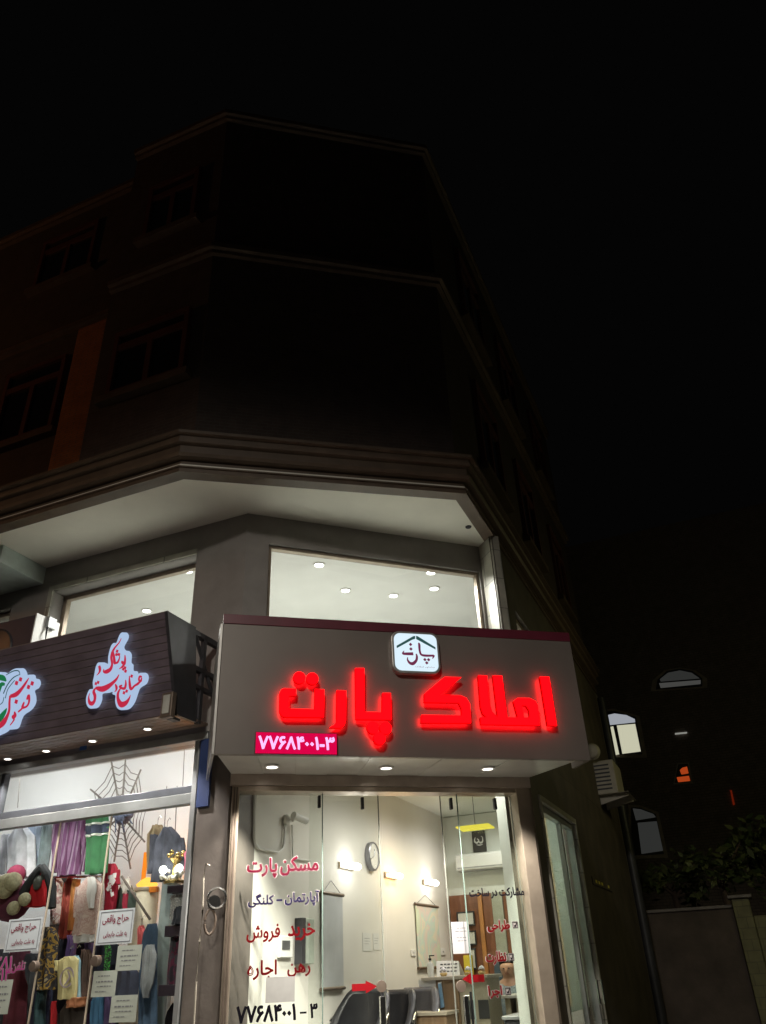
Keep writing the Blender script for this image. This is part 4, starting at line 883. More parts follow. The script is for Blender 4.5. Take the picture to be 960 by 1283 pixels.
for r_i, zz in enumerate((.74, .52, .3)):
    q = MB(FB)
    for c_i in range(5): xx = x0+.05+c_i*.04; q.box(xx, xx+.028, cy+.2-.08*(1-zz)-.004, cy+.2-.08*(1-zz)-.002, zc+(hz-zc)*zz-.006, zc+(hz-zc)*zz+.006)
    q.build('text_line', M_ink, pb_)
for i, (a, dy, lab) in enumerate(((556, .08, 'small potted ornament with white top in front of the folded table sign'), (587, .15, 'small potted ornament with white top at the middle of the counter'), (604, .2, 'small potted ornament with white top nearest the desk'))):
    x = cat_at(a, cy+dy); t = thing('pot_ornament', lab, 'ornament', FB, x, cy+dy, zc, 'potted ornaments on the counter'); yy = cy+dy
    MB(FB).lathe((x, yy, zc+.001), [(0, 0), (.026, 0), (.04, .02), (.034, .034), (0, .034)]).build('pot', mat('ochre_pot', (.48, .34, .14), .4), t)
    q = MB(FB)
    for k in range(14): an = k*2.4; rr = .024*math.sqrt(k/14); q.ball((x+rr*math.cos(an), yy+rr*math.sin(an), zc+.052+.018*(1-k/14)), .013, n=8)
    q.build('flowers', mat('white_petals', (.62, .62, .66), .7, var=.25, scale=30), t)
# back wall: wood panels, certificates, air conditioner, picture
M_wood = bands('red_brown_wood', [(0, (.30, .115, .055)), (.35, (.26, .095, .045)), (.7, (.33, .13, .065))], 7, 'X', .35, 1.2); M_owood = mat('orange_wood', (.50, .22, .07), .35, var=.15, scale=5); M_sage = mat('sage_column', (.42, .44, .36), .5)
zw = FB.at(600, 1120, -.04)[1]; wc = thing('wood_wall_cabinet', 'tall wall cabinet with red brown and orange wood doors and sage strips', 'cabinet', FB, 1.0, -.1, .4)
for a, b_, m, dy in ((563, 599, M_wood, 0), (599.5, 604.5, M_owood, -.03), (605, 616, M_wood, 0), (616.5, 630, M_sage, -.015), (630.5, 662, M_wood, 0)):
    MB(FB).box(FB.at(a, 1130, -.06)[0], FB.at(b_, 1130, -.06)[0], -.06+dy, -.001, .4, zw).build('door_panel', m, wc, .003)
for a, b_, lab in (((573.5, 1142), (596, 1160.5), 'widest framed certificate, uppermost on the wood doors'), ((588, 1166), (598, 1184.5), 'middle framed certificate on the wood doors'), ((590, 1188), (598.5, 1215), 'lowest framed certificate, partly behind the counter')):
    x0 = FB.at(a[0], b_[1], -.1)[0]; x1 = FB.at(b_[0], b_[1], -.1)[0]; xm = (a[0]+b_[0])/2; z1 = FB.at(xm, a[1], -.1)[1]; z0 = FB.at(xm, b_[1], -.1)[1]
    t = thing('framed_certificate', lab, 'certificate', FB, (x0+x1)/2, -.1, z0, 'framed certificates'); framebox(FB, x0, x1, z0, z1, -.115, -.094, .02, 'frame', M_darkframe, t); MB(FB).box(x0+.019, x1-.019, -.108, -.096, z0+.019, z1-.019).build('paper', M_paper, t)
x0 = FB.at(581, 1205, -.2)[0]; x1 = FB.at(591, 1205, -.2)[0]; yf = tag(MB(FB).box(x0, x1, -.2, -.13, FB.at(586, 1222, -.2)[1], FB.at(586, 1197, -.2)[1]).build('yellow_folder', mat('yellow_card', (.75, .58, .05), .6), bev=.004), 'yellow folder standing behind the counter beside a certificate', 'folder')
ac = thing('split_air_conditioner', 'wide white split air conditioner high on the back wall', 'air conditioner', FB, 1.0, -.1, 2.6)
x0 = FB.at(570, 1080, -.22)[0]; x1 = FB.at(636, 1075, -.22)[0]; z1 = FB.at(602, 1068, -.22)[1]; z0 = FB.at(602, 1089, -.22)[1]
MB(FB).prism([(x0, z0), (x1, z0), (x1, z1), (x0, z1)], -.22, -.001).build('casing', M_white, ac, .025); MB(FB).box(x0+.03, x1-.03, -.2215, -.215, z0+.025, z0+.04).build('air_slot', M_greyframe, ac); MB(FB).box(x0+.02, x1-.02, -.19, -.06, z0-.012, z0-.001).build('louvre', M_greyframe, ac, .003)
pc = thing('framed_calligraphy', 'small dark picture with white calligraphy above the air conditioner', 'picture', FB, 1.0, -.02, 2.9)
x0 = FB.at(592, 1055, -.03)[0]; x1 = FB.at(608.5, 1055, -.03)[0]; z1 = FB.at(600, 1041, -.03)[1]; z0 = FB.at(600, 1067.5, -.03)[1]
MB(FB).box(x0, x1, -.03, -.001, z0, z1).build('panel', mat('dark_canvas', (.06, .055, .05), .6), pc, .004)
q = MB(FB); sx, sz, sw = x0, z0, (x1-x0); up1 = lambda l, i: stroke(q, [(sx+a*sw, sz+b*sw, c*sw) for a, b, c in l], -.033-i*.0005, .001)
up1([(.25, 1.0, .03), (.18, .75, .1), (.35, .62, .12), (.5, .78, .08), (.38, .9, .05)], 0); up1([(.5, .7, .06), (.62, .6, .12), (.78, .68, .1), (.8, .95, .05), (.7, 1.05, .03)], 1); up1([(.3, .5, .03), (.55, .45, .07), (.8, .5, .02)], 2)
q.build('calligraphy', M_white, pc)
# desk and the seated person
dk = thing('office_desk', 'small beige desk with white papers where the person sits', 'desk', FB, 1.4, -1.5, .4); dy = -1.75
zk = FB.at(640, 1247, dy)[1]; x0 = FB.at(628, 1250, dy)[0]; x1 = FB.at(662, 1248, dy)[0]
MB(FB).box(x0, x1, dy, dy+.55, zk-.03, zk).build('desk_top', mat('white_laminate', (.62, .62, .58), .35), dk, .004)
for xx in (x0+.03, (x0+x1)/2, x1-.09): MB(FB).box(xx, xx+.06, dy+.03, dy+.5, .4, zk-.031).build('desk_leg', M_beige, dk, .004)
MB(FB).box(x0+.02, x1-.02, dy+.3, dy+.32, .75, zk-.032).build('modesty_panel', M_owood, dk)
st_ = thing('paper_stack', 'loose stack of white papers on the beige desk', 'papers', FB, x0+.2, dy+.15, zk)
for i in range(3): q = MB(FB); xx = x0+.12+i*.05; q.box(xx, xx+.16, dy+.06+i*.05, dy+.26+i*.05, zk+.001+i*.006, zk+.006+i*.006); q.build('sheet', M_paper, st_)
stn = tag(MB(FB).prism([(x0+.12, zk+.02), (x0+.34, zk+.02), (x0+.33, zk+.17), (x0+.13, zk+.17)], dy+.30, dy+.315).build('white_document', M_paper), 'white document held up in front of the seated person', 'paper')
def skin(name, pts, edges, rad, m, parent, lv=2, root=0):
    me = bpy.data.meshes.new(name); inv = PM[parent.name].inverted(); me.from_pydata([inv @ FB.w(*p) for p in pts], edges, []); o = bpy.data.objects.new(name, me); S.collection.objects.link(o); o.parent = parent; PM[o.name] = PM[parent.name]
    sk_ = o.modifiers.new('skin', 'SKIN'); sk_.use_smooth_shade = True
    for i, v in enumerate(me.skin_vertices[0].data): v.radius = rad[i] if isinstance(rad[i], tuple) else (rad[i], rad[i]); v.use_root = (i == root)
    su = o.modifiers.new('sub', 'SUBSURF'); su.levels = lv; su.render_levels = lv
    bpy.context.view_layer.update(); dg = bpy.context.evaluated_depsgraph_get(); m2 = bpy.data.meshes.new_from_object(o.evaluated_get(dg)); o.modifiers.clear(); o.data = m2; m2.materials.clear(); m2.materials.append(m)
    return o
hx_, hz_ = FB.at(637.5, 1214, -1.05); hy = -1.05
PN = thing('person', 'person in a grey blue patterned shirt sitting behind the beige desk', 'person', FB, hx_, hy, .4)
sz_ = hz_-.175
M_skin = mat('skin', (.48, .28, .19), .5, var=.05); M_shirt = blotch('patterned_shirt', [(.16, .22, .27), (.20, .27, .32), (.30, .36, .40), (.13, .18, .22)], 30)
bpts = [(hx_, hy+.05, sz_-.45), (hx_, hy+.03, sz_-.2), (hx_, hy+.02, sz_), (hx_, hy, sz_+.09), (hx_, hy-.02, hz_), (hx_, hy-.01, hz_+.07), (hx_-.19, hy+.02, sz_-.03), (hx_-.26, hy-.05, sz_-.28), (hx_-.14, hy-.28, sz_-.38), (hx_+.19, hy+.02, sz_-.03), (hx_+.26, hy-.05, sz_-.28), (hx_+.14, hy-.28, sz_-.38)]
bed = [(0, 1), (1, 2), (2, 3), (3, 4), (4, 5), (2, 6), (6, 7), (7, 8), (2, 9), (9, 10), (10, 11)]
skin('body', bpts, bed, [.13, .14, .12, (.06), (.118, .125), (.095, .105), .065, .05, .038, .065, .05, .038], M_skin, PN)
spts = [p for i, p in enumerate(bpts) if i not in (4, 5)]; ix = {0: 0, 1: 1, 2: 2, 3: 3, 6: 4, 7: 5, 8: 6, 9: 7, 10: 8, 11: 9}
spts[3] = (hx_, hy+.005, sz_+.078); spts[6] = tuple(Vector(bpts[7]).lerp(Vector(bpts[8]), .75)); spts[9] = tuple(Vector(bpts[10]).lerp(Vector(bpts[11]), .75))
skin('shirt', spts, [(ix[a], ix[b]) for a, b in bed if a in ix and b in ix], [.15, .165, .155, .09, .095, .066, .054, .085, .066, .054], M_shirt, PN)
for s_ in (-1, 1):
    bx, by, bz = bpts[8 if s_ < 0 else 11]; q = MB(FB)
    for k in range(5): a_ = -.5+k*.22; q.tube([(bx-s_*(k-2)*.014, by-.01, bz), (bx-s_*(k-2)*.02, by-.07+abs(k-2)*.008, bz+.01), (bx-s_*(k-2)*.02, by-.10+abs(k-2)*.01, bz-.015)], .010, 6, .007)
    q.ball((bx, by-.005, bz), .042, .95, 1, .5); q.build('hand', M_skin, PN)
q = MB(FB); q.ball((hx_, hy+.03, hz_+.05), .118, .98, 1.0, .92, 18); 
for i, (x, y, z) in enumerate(q.v):
    if y < hy+.0: q.v[i] = (x, max(y, hy-.085), max(z, hz_+.075))
q.build('hair', mat('black_hair', (.03, .022, .018), .5, var=.3, scale=60, bump=.3), PN)
for s_ in (-1, 1):
    MB(FB).ball((hx_+s_*.032, hy-.112, hz_+.006), .009, n=8).build('eye', M_black, PN); MB(FB).ball((hx_+s_*.088, hy, hz_+.0), .022, .5, .8, 1.3, 8).build('ear', M_skin, PN)
MB(FB).ball((hx_, hy-.122, hz_-.016), .017, .8, 1, 1.5, 8).build('nose', M_skin, PN); MB(FB).box(hx_-.025, hx_+.025, hy-.116, hy-.10, hz_-.052, hz_-.044).build('mouth', mat('lips', (.32, .13, .1), .5, var=0), PN, .003)
chb = tag(MB(FB).prism(round_rect(hx_-.24, hx_+.10, sz_-.25, hz_+.08, .08), hy+.2, hy+.27).build('office_chair_back', mat('blue_grey_mesh', (.06, .09, .12), .6), bev=.02), 'dark blue high office chair back behind the seated person', 'chair')

# ------------------------------------------------------------------ clothes shop: glass front
CF = thing('clothes_shopfront', 'grey framed glass front of the clothes shop with a high transom', 'shopfront', FL, -2.4, .04, .4)
gx1 = px0-.012; gxL = -5.6
zr1 = FL.at(249, 990, .04)[1]; zr0 = FL.at(250, 1003, .04)[1]
M_railtop = mat('charcoal_frame', (.07, .075, .085), .4, .3)
MB(FL).box(gxL, gx1+.09, -.05, .05, 3.42, 3.488).build('top_beam', M_greyframe, CF, .006)
MB(FL).box(gxL, gx1-.05, -.02, .06, zr0+.06, zr1+.035).build('transom_rail', M_railtop, CF, .004)
MB(FL).box(gxL, gx1-.05, -.025, .055, zr0-.03, zr0+.0595).build('transom_rail', mat('dull_grey_rail', (.16, .17, .165), .5, .3), CF, .004)
MB(FL).box(gx1-.05, gx1, -.03, .08, .27, 3.43).build('side_frame', M_greyframe, CF, .005)
MB(FL).box(gxL, gx1-.05, -.02, .08, .27, .36).build('bottom_frame', M_greyframe, CF, .005)
vx = FL.at(8, 990, .03)[0]
MB(FL).box(vx-.10, vx-.055, -.022, .07, zr1+.036, 3.43).build('post', M_greyframe, CF, .005); MB(FL).box(vx-.053, vx-.01, -.010, .06, zr1+.036, 3.43).build('post', M_railtop, CF, .005)
GL = .03
MB(FL).box(gxL, gx1-.05, GL-.004, GL+.004, zr1+.035, 3.43).build('transom_glass', M_glass, CF)
p1x = FL.at(71, 1063, GL)[0]; p2x = FL.at(131, 1091, GL)[0]
for a, b_ in ((gxL, p1x-.004), (p1x+.004, p2x-.004), (p2x+.004, gx1-.05)): MB(FL).box(a, b_, GL-.004, GL+.004, .36, zr0-.03).build('glass_panel', M_glass, CF)
for xx, (kx, ky) in ((p1x, (41, 1211)), (p2x, (118.5, 1204))):
    MB(FL).box(xx-.0038, xx+.0038, GL-.008, GL+.008, .361, zr0-.031).build('glass_edge', mat('beige_glass_edge', (.55, .46, .36), .3), CF)
    x, z = FL.at(kx, ky, GL-.05); MB(FL).lathe((x, GL-.03, z), [(0, -.03), (.036, -.028), (.04, -.02), (.04, .022)], 24, 'y').build('lock', M_brownmetal, CF)
bs = FL.at(104, 937, -.135); tag(MB(FL).box(bs[0]-.04, bs[0]+.04, -.134, -.1305, bs[1]-.02, bs[1]+.03).build('blue_sticker', mat('blue_tape', (.03, .12, .42), .5)), 'small blue sticker on the grey beam over the clothes shop window', 'sticker')
# writing and notices on the glass
V_mag = mat('magenta_window_vinyl', (.45, .03, .24), .5, var=0)
M_frame_ink = mat('grey_print', (.12, .13, .15), .7, var=0); M_notice = mat('pale_blue_grey_paper', (.55, .60, .62), .8, var=.05)
def sale(label, a, b_):
    o = sheet('sale_notice', label, 'notice', FL, GL-.0045, a, b_, M_notice); y = GL-.0075
    def R4(u, v): return (a[0]+(b_[0]-a[0])*u, a[1]+(b_[1]-a[1])*v)
    q = MB(FL); l, tp = R4(.05, .05); r, bt_ = R4(.95, .95); x0, z1 = FL.at(l, (tp+bt_)/2, y)[0], FL.at((l+r)/2, tp, y)[1]; x1, z0 = FL.at(r, (tp+bt_)/2, y)[0], FL.at((l+r)/2, bt_, y)[1]; w_ = .005
    for bb in ((x0, x1, z0, z0+w_), (x0, x1, z1-w_, z1), (x0, x0+w_, z0+w_, z1-w_), (x1-w_, x1, z0+w_, z1-w_)): q.box(bb[0], bb[1], y, y+.0005, bb[2], bb[3])
    q.build('border', M_frame_ink, o)
    for t, u0, u1, v0, v1 in (('حراج', .55, .88, .14, .42), ('واقعی', .14, .5, .16, .44), ('به علت جابجایی', .16, .82, .62, .82)):
        l, tp = R4(u0, v0); r, bt_ = R4(u1, v1); pix_text(MB(FL), t, FL, l, r, tp, bt_, y-.0003, .02).build('writing', mat('dark_red_print', (.22, .02, .05), .6, var=0), o)
sale('square sale notice with red writing in the middle of the clothes shop glass', (122.5, 1139.5), (167, 1183))
sale('square sale notice with red writing at the left edge of the clothes shop glass', (8.5, 1151), (50.5, 1192))
M_greenp = mat('pale_green_paper', (.40, .44, .38), .8, var=.06)
hl = [(.2, .2, .7, .05), (.42, .15, .85, .07), (.6, .2, .8, .05), (.8, .15, .6, .04)]
for a, b_, lab in (((146.5, 1184.5), (177, 1216), 'pale green handwritten paper on the glass directly below the square sale notice'), ((116, 1216.5), (145.5, 1249), 'pale green handwritten paper beside the round lock of the clothes shop glass'), ((138.5, 1247), (171.5, 1281), 'lowest of the pale green handwritten papers on the clothes shop glass'), ((-8, 1228), (13, 1271), 'pale handwritten paper cut off by the left edge of the photo')):
    sheet('handwritten_paper', lab, 'paper', FL, GL-.0045, a, b_, M_greenp, hl, 'handwritten papers on the clothes shop glass', ink=mat('faint_ink', (.16, .17, .18), .7, var=0))
pix = [('تلفن', 15, 31, 1205, 1219, V_mag), ('۲۸۱', -6, 15, 1199, 1214, V_mag), ('۶۱۴', -6, 13, 1214, 1229, V_mag)]
for t, l, r, tp, bt_, m in pix:
    o = pix_text(MB(FL), t, FL, l, r, tp, bt_, GL-.0075, .012).build('window_writing', m, CF); pix_text(MB(FL), t, FL, l-.8, r+.8, tp-.8, bt_+.8, GL-.0065, .05).build('writing_outline', V_out, o)

# ------------------------------------------------------------------ clothes shop: things on display
lt = thing('tube_lamp', 'white tube lamp on the clothes shop ceiling just behind the lintel', 'lamp', FL, -1.5, .23, 3.47)
for i, xx in enumerate((-1.5, -3.4)):
    if i: lt = thing('tube_lamp', 'second white tube lamp further left on the clothes shop ceiling', 'lamp', FL, -3.4, .23, 3.47)
    MB(FL).box(xx-.62, xx+.62, .31, .37, 3.62, 3.66).build('housing', M_white, lt, .004); MB(FL).tube([(xx-.6, .34, 3.605), (xx+.6, .34, 3.605)], .012).build('tube', emat('tube_glow', (.95, .98, 1), 9), lt)
    l_ = lamp('AREA', 'lamp', FL, xx, .34, 3.58, P_TUBE, (.95, .97, 1), .4, lt, Matrix.Rotation(R(55), 4, 'X')); l_.data.shape = 'RECTANGLE'; l_.data.size = 1.2; l_.data.size_y = .08
MBf = lambda: MB(FL)
def cloth(c, var=.25, name=None): return mat(name or 'cloth_%02d_%02d_%02d' % tuple(int(v*99) for v in c), c, .85, var=var, scale=9, bump=.25, bscale=90)
def drape(mb, rows, y, th=.05, folds=5, seed=0, fold=.3):
    """hanging cloth: rows of (left px, right px, photo y) turned into a folded closed surface"""
    rnd = random.Random(seed); ph = rnd.random()*6; rings = []; n = 36; R2 = []
    for i in range(len(rows)-1):
        for k in range(4):
            t = k/4; R2.append(tuple(a+(b-a)*t for a, b in zip(rows[i], rows[i+1])))
    R2.append(rows[-1])
    for i, (l, r, py) in enumerate(R2):
        x0, _ = FL.at(l, py, y); x1, _ = FL.at(r, py, y); z = FL.at((l+r)/2, py, y)[1]; xc, hw = (x0+x1)/2, (x1-x0)/2; gl = i/len(R2); ring = []
        for k in range(n):
            a = 2*math.pi*k/n; cx = math.cos(a); sy = math.sin(a)
            f_ = 1+fold*math.sin(cx*folds*1.6+ph+gl*1.2)*(0.3+gl) + .12*math.sin(cx*folds*3.7+ph*2)
            tl = z+((FL.at(r, py, y)[1]-FL.at(l, py, y)[1])/2)*cx*.0
            ring.append((xc+hw*cx+.006*math.sin(gl*9+ph), y+th*sy*f_*.8, tl+.004*math.sin(cx*7+ph)))
        rings.append(ring)
    return mb.loft(rings)
GC = 'clothes on display'
def garment(name, label, cat, y, rows, m, sleeves=(), th=.05, folds=5, seed=1, hanger=True, group=GC):
    l, r, t_ = rows[0]; x, z = FL.at((l+r)/2, t_, y)
    t = thing(name, label, cat, FL, x, y, z, group)
    drape(MBf(), rows, y, th, folds, seed).build('body', m, t)
    for i, s_ in enumerate(sleeves): drape(MBf(), s_, y+.004, th*.7, 3, seed+i+5, .2).build('sleeve', m, t)
    if hanger:
        MBf().tube([(x, y, z-.005), (x, y, z+.06), (x+.02, y, z+.085), (x+.035, y, z+.065)], .003, 6).build('hanger', M_steel, t)
    return t
M_plaid = bands('purple_plaid', [(0, (.15, .05, .14)), (.2, (.27, .17, .27)), (.32, (.12, .03, .10)), (.6, (.22, .11, .21)), (.82, (.09, .025, .08)), (.9, (.29, .20, .29))], 7, 'X', .85)
garment('shirt', 'long white shirt hanging at the left edge behind the glass', 'shirt', .55, [(20, 32, 1037), (10, 44, 1050), (8, 44, 1100)], cloth((.55, .56, .60)), [[(2, 12, 1046), (-4, 6, 1095)]], seed=3)
garment('dress', 'pale blue dress hanging left of the purple plaid shirt', 'dress', .62, [(34, 46, 1028), (28, 54, 1040), (24, 50, 1100)], cloth((.42, .50, .62)), seed=4)
garment('trousers', 'grey green trousers hanging between the pale blue dress and plaid shirt', 'trousers', .56, [(56, 66, 1024), (50, 64, 1060), (46, 60, 1095)], cloth((.20, .26, .28)), seed=5)
garment('shirt', 'purple and pink plaid shirt with long sleeves hanging under the transom', 'shirt', .5, [(80, 96, 1018), (74, 104, 1026), (74, 102, 1060), (72, 101, 1097)], M_plaid, [[(68, 76, 1028), (65, 73, 1060), (66, 72, 1093)], [(101, 108, 1026), (103, 109, 1060), (102, 108, 1092)]], folds=6, seed=6)
t = garment('tunic', 'bright green tunic with navy and white chest stripes', 'tunic', .48, [(117, 127, 1015), (109, 136, 1022), (108.5, 136.5, 1034), (108, 136, 1060), (107, 135, 1095)], cloth((.03, .135, .05), .2), folds=4, seed=7)
for za, zb, m in ((1031.5, 1034, cloth((.66, .68, .62), .05)), (1034.2, 1045, cloth((.03, .04, .07))), (1045.2, 1048, cloth((.66, .68, .62), .05))):
    drape(MBf(), [(108.2, 137, za), (108, 136.6, zb)], .48, .056, 4, 7).build('chest_stripe', m, t)
t = garment('t_shirt', 'red t-shirt with a white and grey chest print', 't-shirt', .62, [(134, 143, 1083), (131, 147.5, 1089), (131, 147, 1112), (130, 144, 1141)], cloth((.36, .012, .035), .15), [[(129.5, 133, 1090), (128.5, 132, 1106)], [(146, 149, 1090), (146, 149, 1108)]], folds=3, seed=8)
pq = MBf()
for i in range(16):
    a = 136+random.random()*8; b_ = 1096+random.random()*26; x, z = FL.at(a, b_, .555); dot(pq, x, z, .012+.02*random.random(), .552-.0004*i, .002, random.random()*3)
pq.build('chest_print', cloth((.6, .56, .56), .3), t)
t = garment('vest', 'dark green vest over a red top with a pale collar below the spider web', 'vest', .7, [(152, 164, 1110), (148, 170, 1120), (146, 170, 1142)], cloth((.05, .07, .055)), seed=9)
drape(MBf(), [(154, 161, 1121), (154, 160, 1142)], .66, .03, 2, 3).build('red_front', cloth((.36, .02, .05)), t); drape(MBf(), [(154, 161, 1102), (152, 164, 1112), (154, 161, 1120)], .68, .04, 3, 3).build('collar', cloth((.6, .56, .5)), t)
garment('blouse', 'cream blouse behind the pink lace tunic', 'blouse', .66, [(69, 75, 1100), (65, 78, 1106), (64, 77, 1158)], blotch('white_print_cloth', [(.55, .50, .48), (.62, .58, .56), (.40, .25, .25), (.58, .56, .55)], 14), seed=10)
garment('coat', 'rust red coat on the rail, left of the orange cardigan', 'coat', .62, [(86, 92, 1101), (80, 95, 1112), (74, 88, 1176)], cloth((.30, .05, .035)), seed=11)
garment('cardigan', 'orange cardigan on the rail next to the pink tunic', 'cardigan', .58, [(94, 99, 1102), (90, 100, 1112), (86, 95, 1166)], cloth((.48, .20, .06)), seed=12)
t = garment('tunic', 'pink lace tunic with a white collar hanging on the clothes rail', 'tunic', .5, [(110, 118, 1099), (98, 130, 1112), (95, 129, 1140), (91, 123, 1172)], blotch('pink_lace', [(.60, .42, .38), (.66, .50, .45), (.55, .36, .33), (.68, .55, .50)], 26), [[(95, 101, 1112), (92, 98, 1150)]], folds=4, seed=13)
drape(MBf(), [(110, 119, 1099), (109, 121, 1116), (111, 117, 1138)], .455, .02, 3, 2).build('collar', cloth((.68, .66, .64), .05), t); drape(MBf(), [(92, 122, 1171), (92, 121, 1181)], .5, .048, 5, 13).build('white_hem', cloth((.62, .60, .60), .05), t)
garment('jacket', 'grey blue denim jacket in plastic hanging on the right', 'jacket', .55, [(205, 214, 1037), (196, 226, 1050), (192, 226, 1070), (188, 224, 1104)], cloth((.085, .09, .12), .4), [[(189, 198, 1046), (186, 194, 1094)], [(222, 231, 1050), (224, 233, 1090)]], folds=6, seed=14)
garment('jacket', 'mustard jacket half hidden behind the denim jacket', 'jacket', .8, [(192, 203, 1034), (185, 206, 1044), (184, 204, 1090)], cloth((.30, .22, .12)), seed=15)
garment('child_top', 'small pink child top hanging at the right end of the window', 'top', .5, [(234, 238, 1065), (231, 240, 1072), (231, 238, 1090)], cloth((.50, .14, .22)), seed=16, th=.02)
garment('child_top', 'small coral child top hanging beside the denim cloak', 'top', .75, [(175, 180, 1160), (172, 183, 1168), (173, 182, 1192)], cloth((.56, .10, .10)), seed=17, th=.03)
garment('cloak', 'long hooded denim blue cloak on the right below the cream pillar', 'cloak', .55, [(186, 195, 1158), (181, 197, 1168), (176, 197, 1200), (173, 196, 1283), (172, 195, 1330)], cloth((.07, .12, .20), .3), folds=5, seed=18, hanger=False)
garment('scarf', 'grey white scarf draped over the denim blue cloak', 'scarf', .48, [(184, 194, 1184), (178, 196, 1196), (176, 192, 1232), (180, 186, 1250)], cloth((.34, .36, .38), .25), seed=19, hanger=False, th=.03)
M_camo = blotch('ochre_black_pattern', [(.03, .025, .03), (.30, .18, .03), (.03, .025, .03), (.28, .22, .13)], 12)
garment('dress', 'black dress with ochre patches beside the left glass edge', 'dress', .4, [(58, 68, 1162), (52, 73, 1174), (50, 72, 1205), (46, 70, 1240)], M_camo, folds=4, seed=20)
t = garment('t_shirt', 'pale yellow t-shirt with a faint print low in the window', 't-shirt', .35, [(82, 92, 1199), (73, 99, 1204), (72.5, 97, 1225), (72, 95, 1252)], cloth((.60, .52, .26), .08), [[(70, 75, 1204), (71, 75, 1216)]], folds=3, seed=21)
q = MBf(); x, z = FL.at(84.5, 1225, .30); stroke(q, [(x+.07*math.cos(k*.7), z+.07*math.sin(k*.7), .008+.006*(k % 3)) for k in range(9)], .292, .002); stroke(q, [(x-.02, z-.06, .008), (x+.03, z, .02), (x, z+.05, .008)], .291, .002); q.build('chest_print', cloth((.42, .34, .36)), t)
garment('shirt', 'light blue shirt just behind the pale yellow t-shirt', 'shirt', .42, [(93, 98, 1198), (94, 101, 1206), (92, 100, 1252)], cloth((.30, .48, .56)), seed=22, th=.03)
garment('jacket', 'brown and black jacket between the yellow t-shirt and the round lock', 'jacket', .5, [(104, 112, 1190), (101, 115, 1200), (99, 113, 1252)], cloth((.07, .04, .03), .5), seed=23)
garment('trousers', 'violet trousers hanging under the pink lace tunic', 'trousers', .6, [(86, 94, 1172), (85, 96, 1180), (84, 92, 1202)], cloth((.20, .13, .36)), seed=24, hanger=False)
garment('trousers', 'lilac trousers hanging under the right side of the pink tunic', 'trousers', .6, [(108, 116, 1172), (107, 117, 1180), (107, 114, 1198)], cloth((.18, .12, .30)), seed=25, hanger=False)
garment('coat', 'navy coat filling the back behind the violet trousers', 'coat', .8, [(80, 112, 1172), (72, 114, 1180), (66, 112, 1270)], cloth((.012, .012, .03)), seed=26, hanger=False, th=.07)
garment('skirt', 'dark blue skirt below the ochre patched dress', 'skirt', .5, [(46, 64, 1225), (38, 62, 1250), (32, 60, 1310)], cloth((.02, .02, .05)), seed=27, hanger=False)
garment('trousers', 'dark teal trousers low between the two glass edges', 'trousers', .45, [(50, 58, 1230), (46, 56, 1260), (42, 54, 1310)], cloth((.03, .07, .08)), seed=28, hanger=False)
garment('trousers', 'bright red trousers low beside the dark teal ones', 'trousers', .45, [(66, 70, 1255), (64, 70, 1270), (62, 69, 1310)], cloth((.5, .012, .02)), seed=29, hanger=False, th=.03)
garment('jacket', 'dark maroon jacket at the lower left behind the pink writing', 'jacket', .6, [(14, 30, 1215), (8, 34, 1235), (2, 32, 1310)], cloth((.16, .03, .05)), seed=30, hanger=False)
garment('coat', 'blue coat behind the handwritten papers', 'coat', .55, [(118, 128, 1246), (116, 130, 1256), (112, 128, 1310)], cloth((.04, .12, .22)), seed=31, hanger=False)
garment('dress', 'plum dress behind the lowest handwritten papers', 'dress', .6, [(130, 140, 1246), (128, 146, 1258), (124, 142, 1310)], cloth((.08, .05, .13)), seed=32, hanger=False)
garment('scarf', 'green and black checked scarf below the middle sale notice', 'scarf', .45, [(132, 138, 1180), (131, 139, 1190), (131, 138, 1217)], blotch('green_check', [(.05, .35, .05), (.02, .03, .02), (.06, .40, .06)], 40), seed=33, hanger=False, th=.02)
garment('dress', 'slate blue dress behind the gap between handwritten papers', 'dress', .6, [(148, 170, 1212), (146, 174, 1220), (142, 172, 1262)], cloth((.11, .12, .18)), seed=34, hanger=False)
garment('dress', 'dark blue dress behind the sale notice and green checked scarf', 'dress', .75, [(122, 146, 1176), (118, 150, 1190), (116, 148, 1222)], cloth((.03, .035, .06)), seed=38, hanger=False)
garment('tunic', 'white sparkly top on the shelf below the crystal lamp', 'top', .5, [(216, 236, 1121), (214, 238, 1130), (214, 236, 1152)], blotch('sequin_cloth', [(.25, .26, .28), (.60, .60, .58), (.35, .36, .38), (.7, .7, .7)], 60), seed=35, hanger=False)
garment('bag', 'black bag on the upper dark shelf in front of the sparkly top', 'bag', .42, [(222, 236, 1136), (219, 238, 1144), (216, 238, 1158)], cloth((.05, .055, .07)), seed=36, hanger=False, th=.06)
garment('dress', 'wine red and black dress hanging between the two lower shelves', 'dress', .5, [(216, 230, 1172), (213, 234, 1182), (210, 233, 1233)], blotch('wine_black', [(.03, .02, .03), (.12, .02, .05), (.05, .05, .06), (.14, .03, .06)], 9), seed=37, hanger=False)
bk_ = [('black', (.015, .014, .018), -10, 14, 1190), ('dark maroon', (.09, .015, .03), 14, 38, 1182), ('charcoal', (.03, .032, .036), 28, 56, 1195), ('midnight blue', (.012, .016, .04), 52, 78, 1205), ('dark plum', (.05, .015, .05), 100, 124, 1180), ('bottle green', (.015, .05, .035), 140, 162, 1215), ('dark indigo', (.03, .025, .08), 160, 184, 1225), ('black brown', (.03, .02, .016), 66, 92, 1100)]
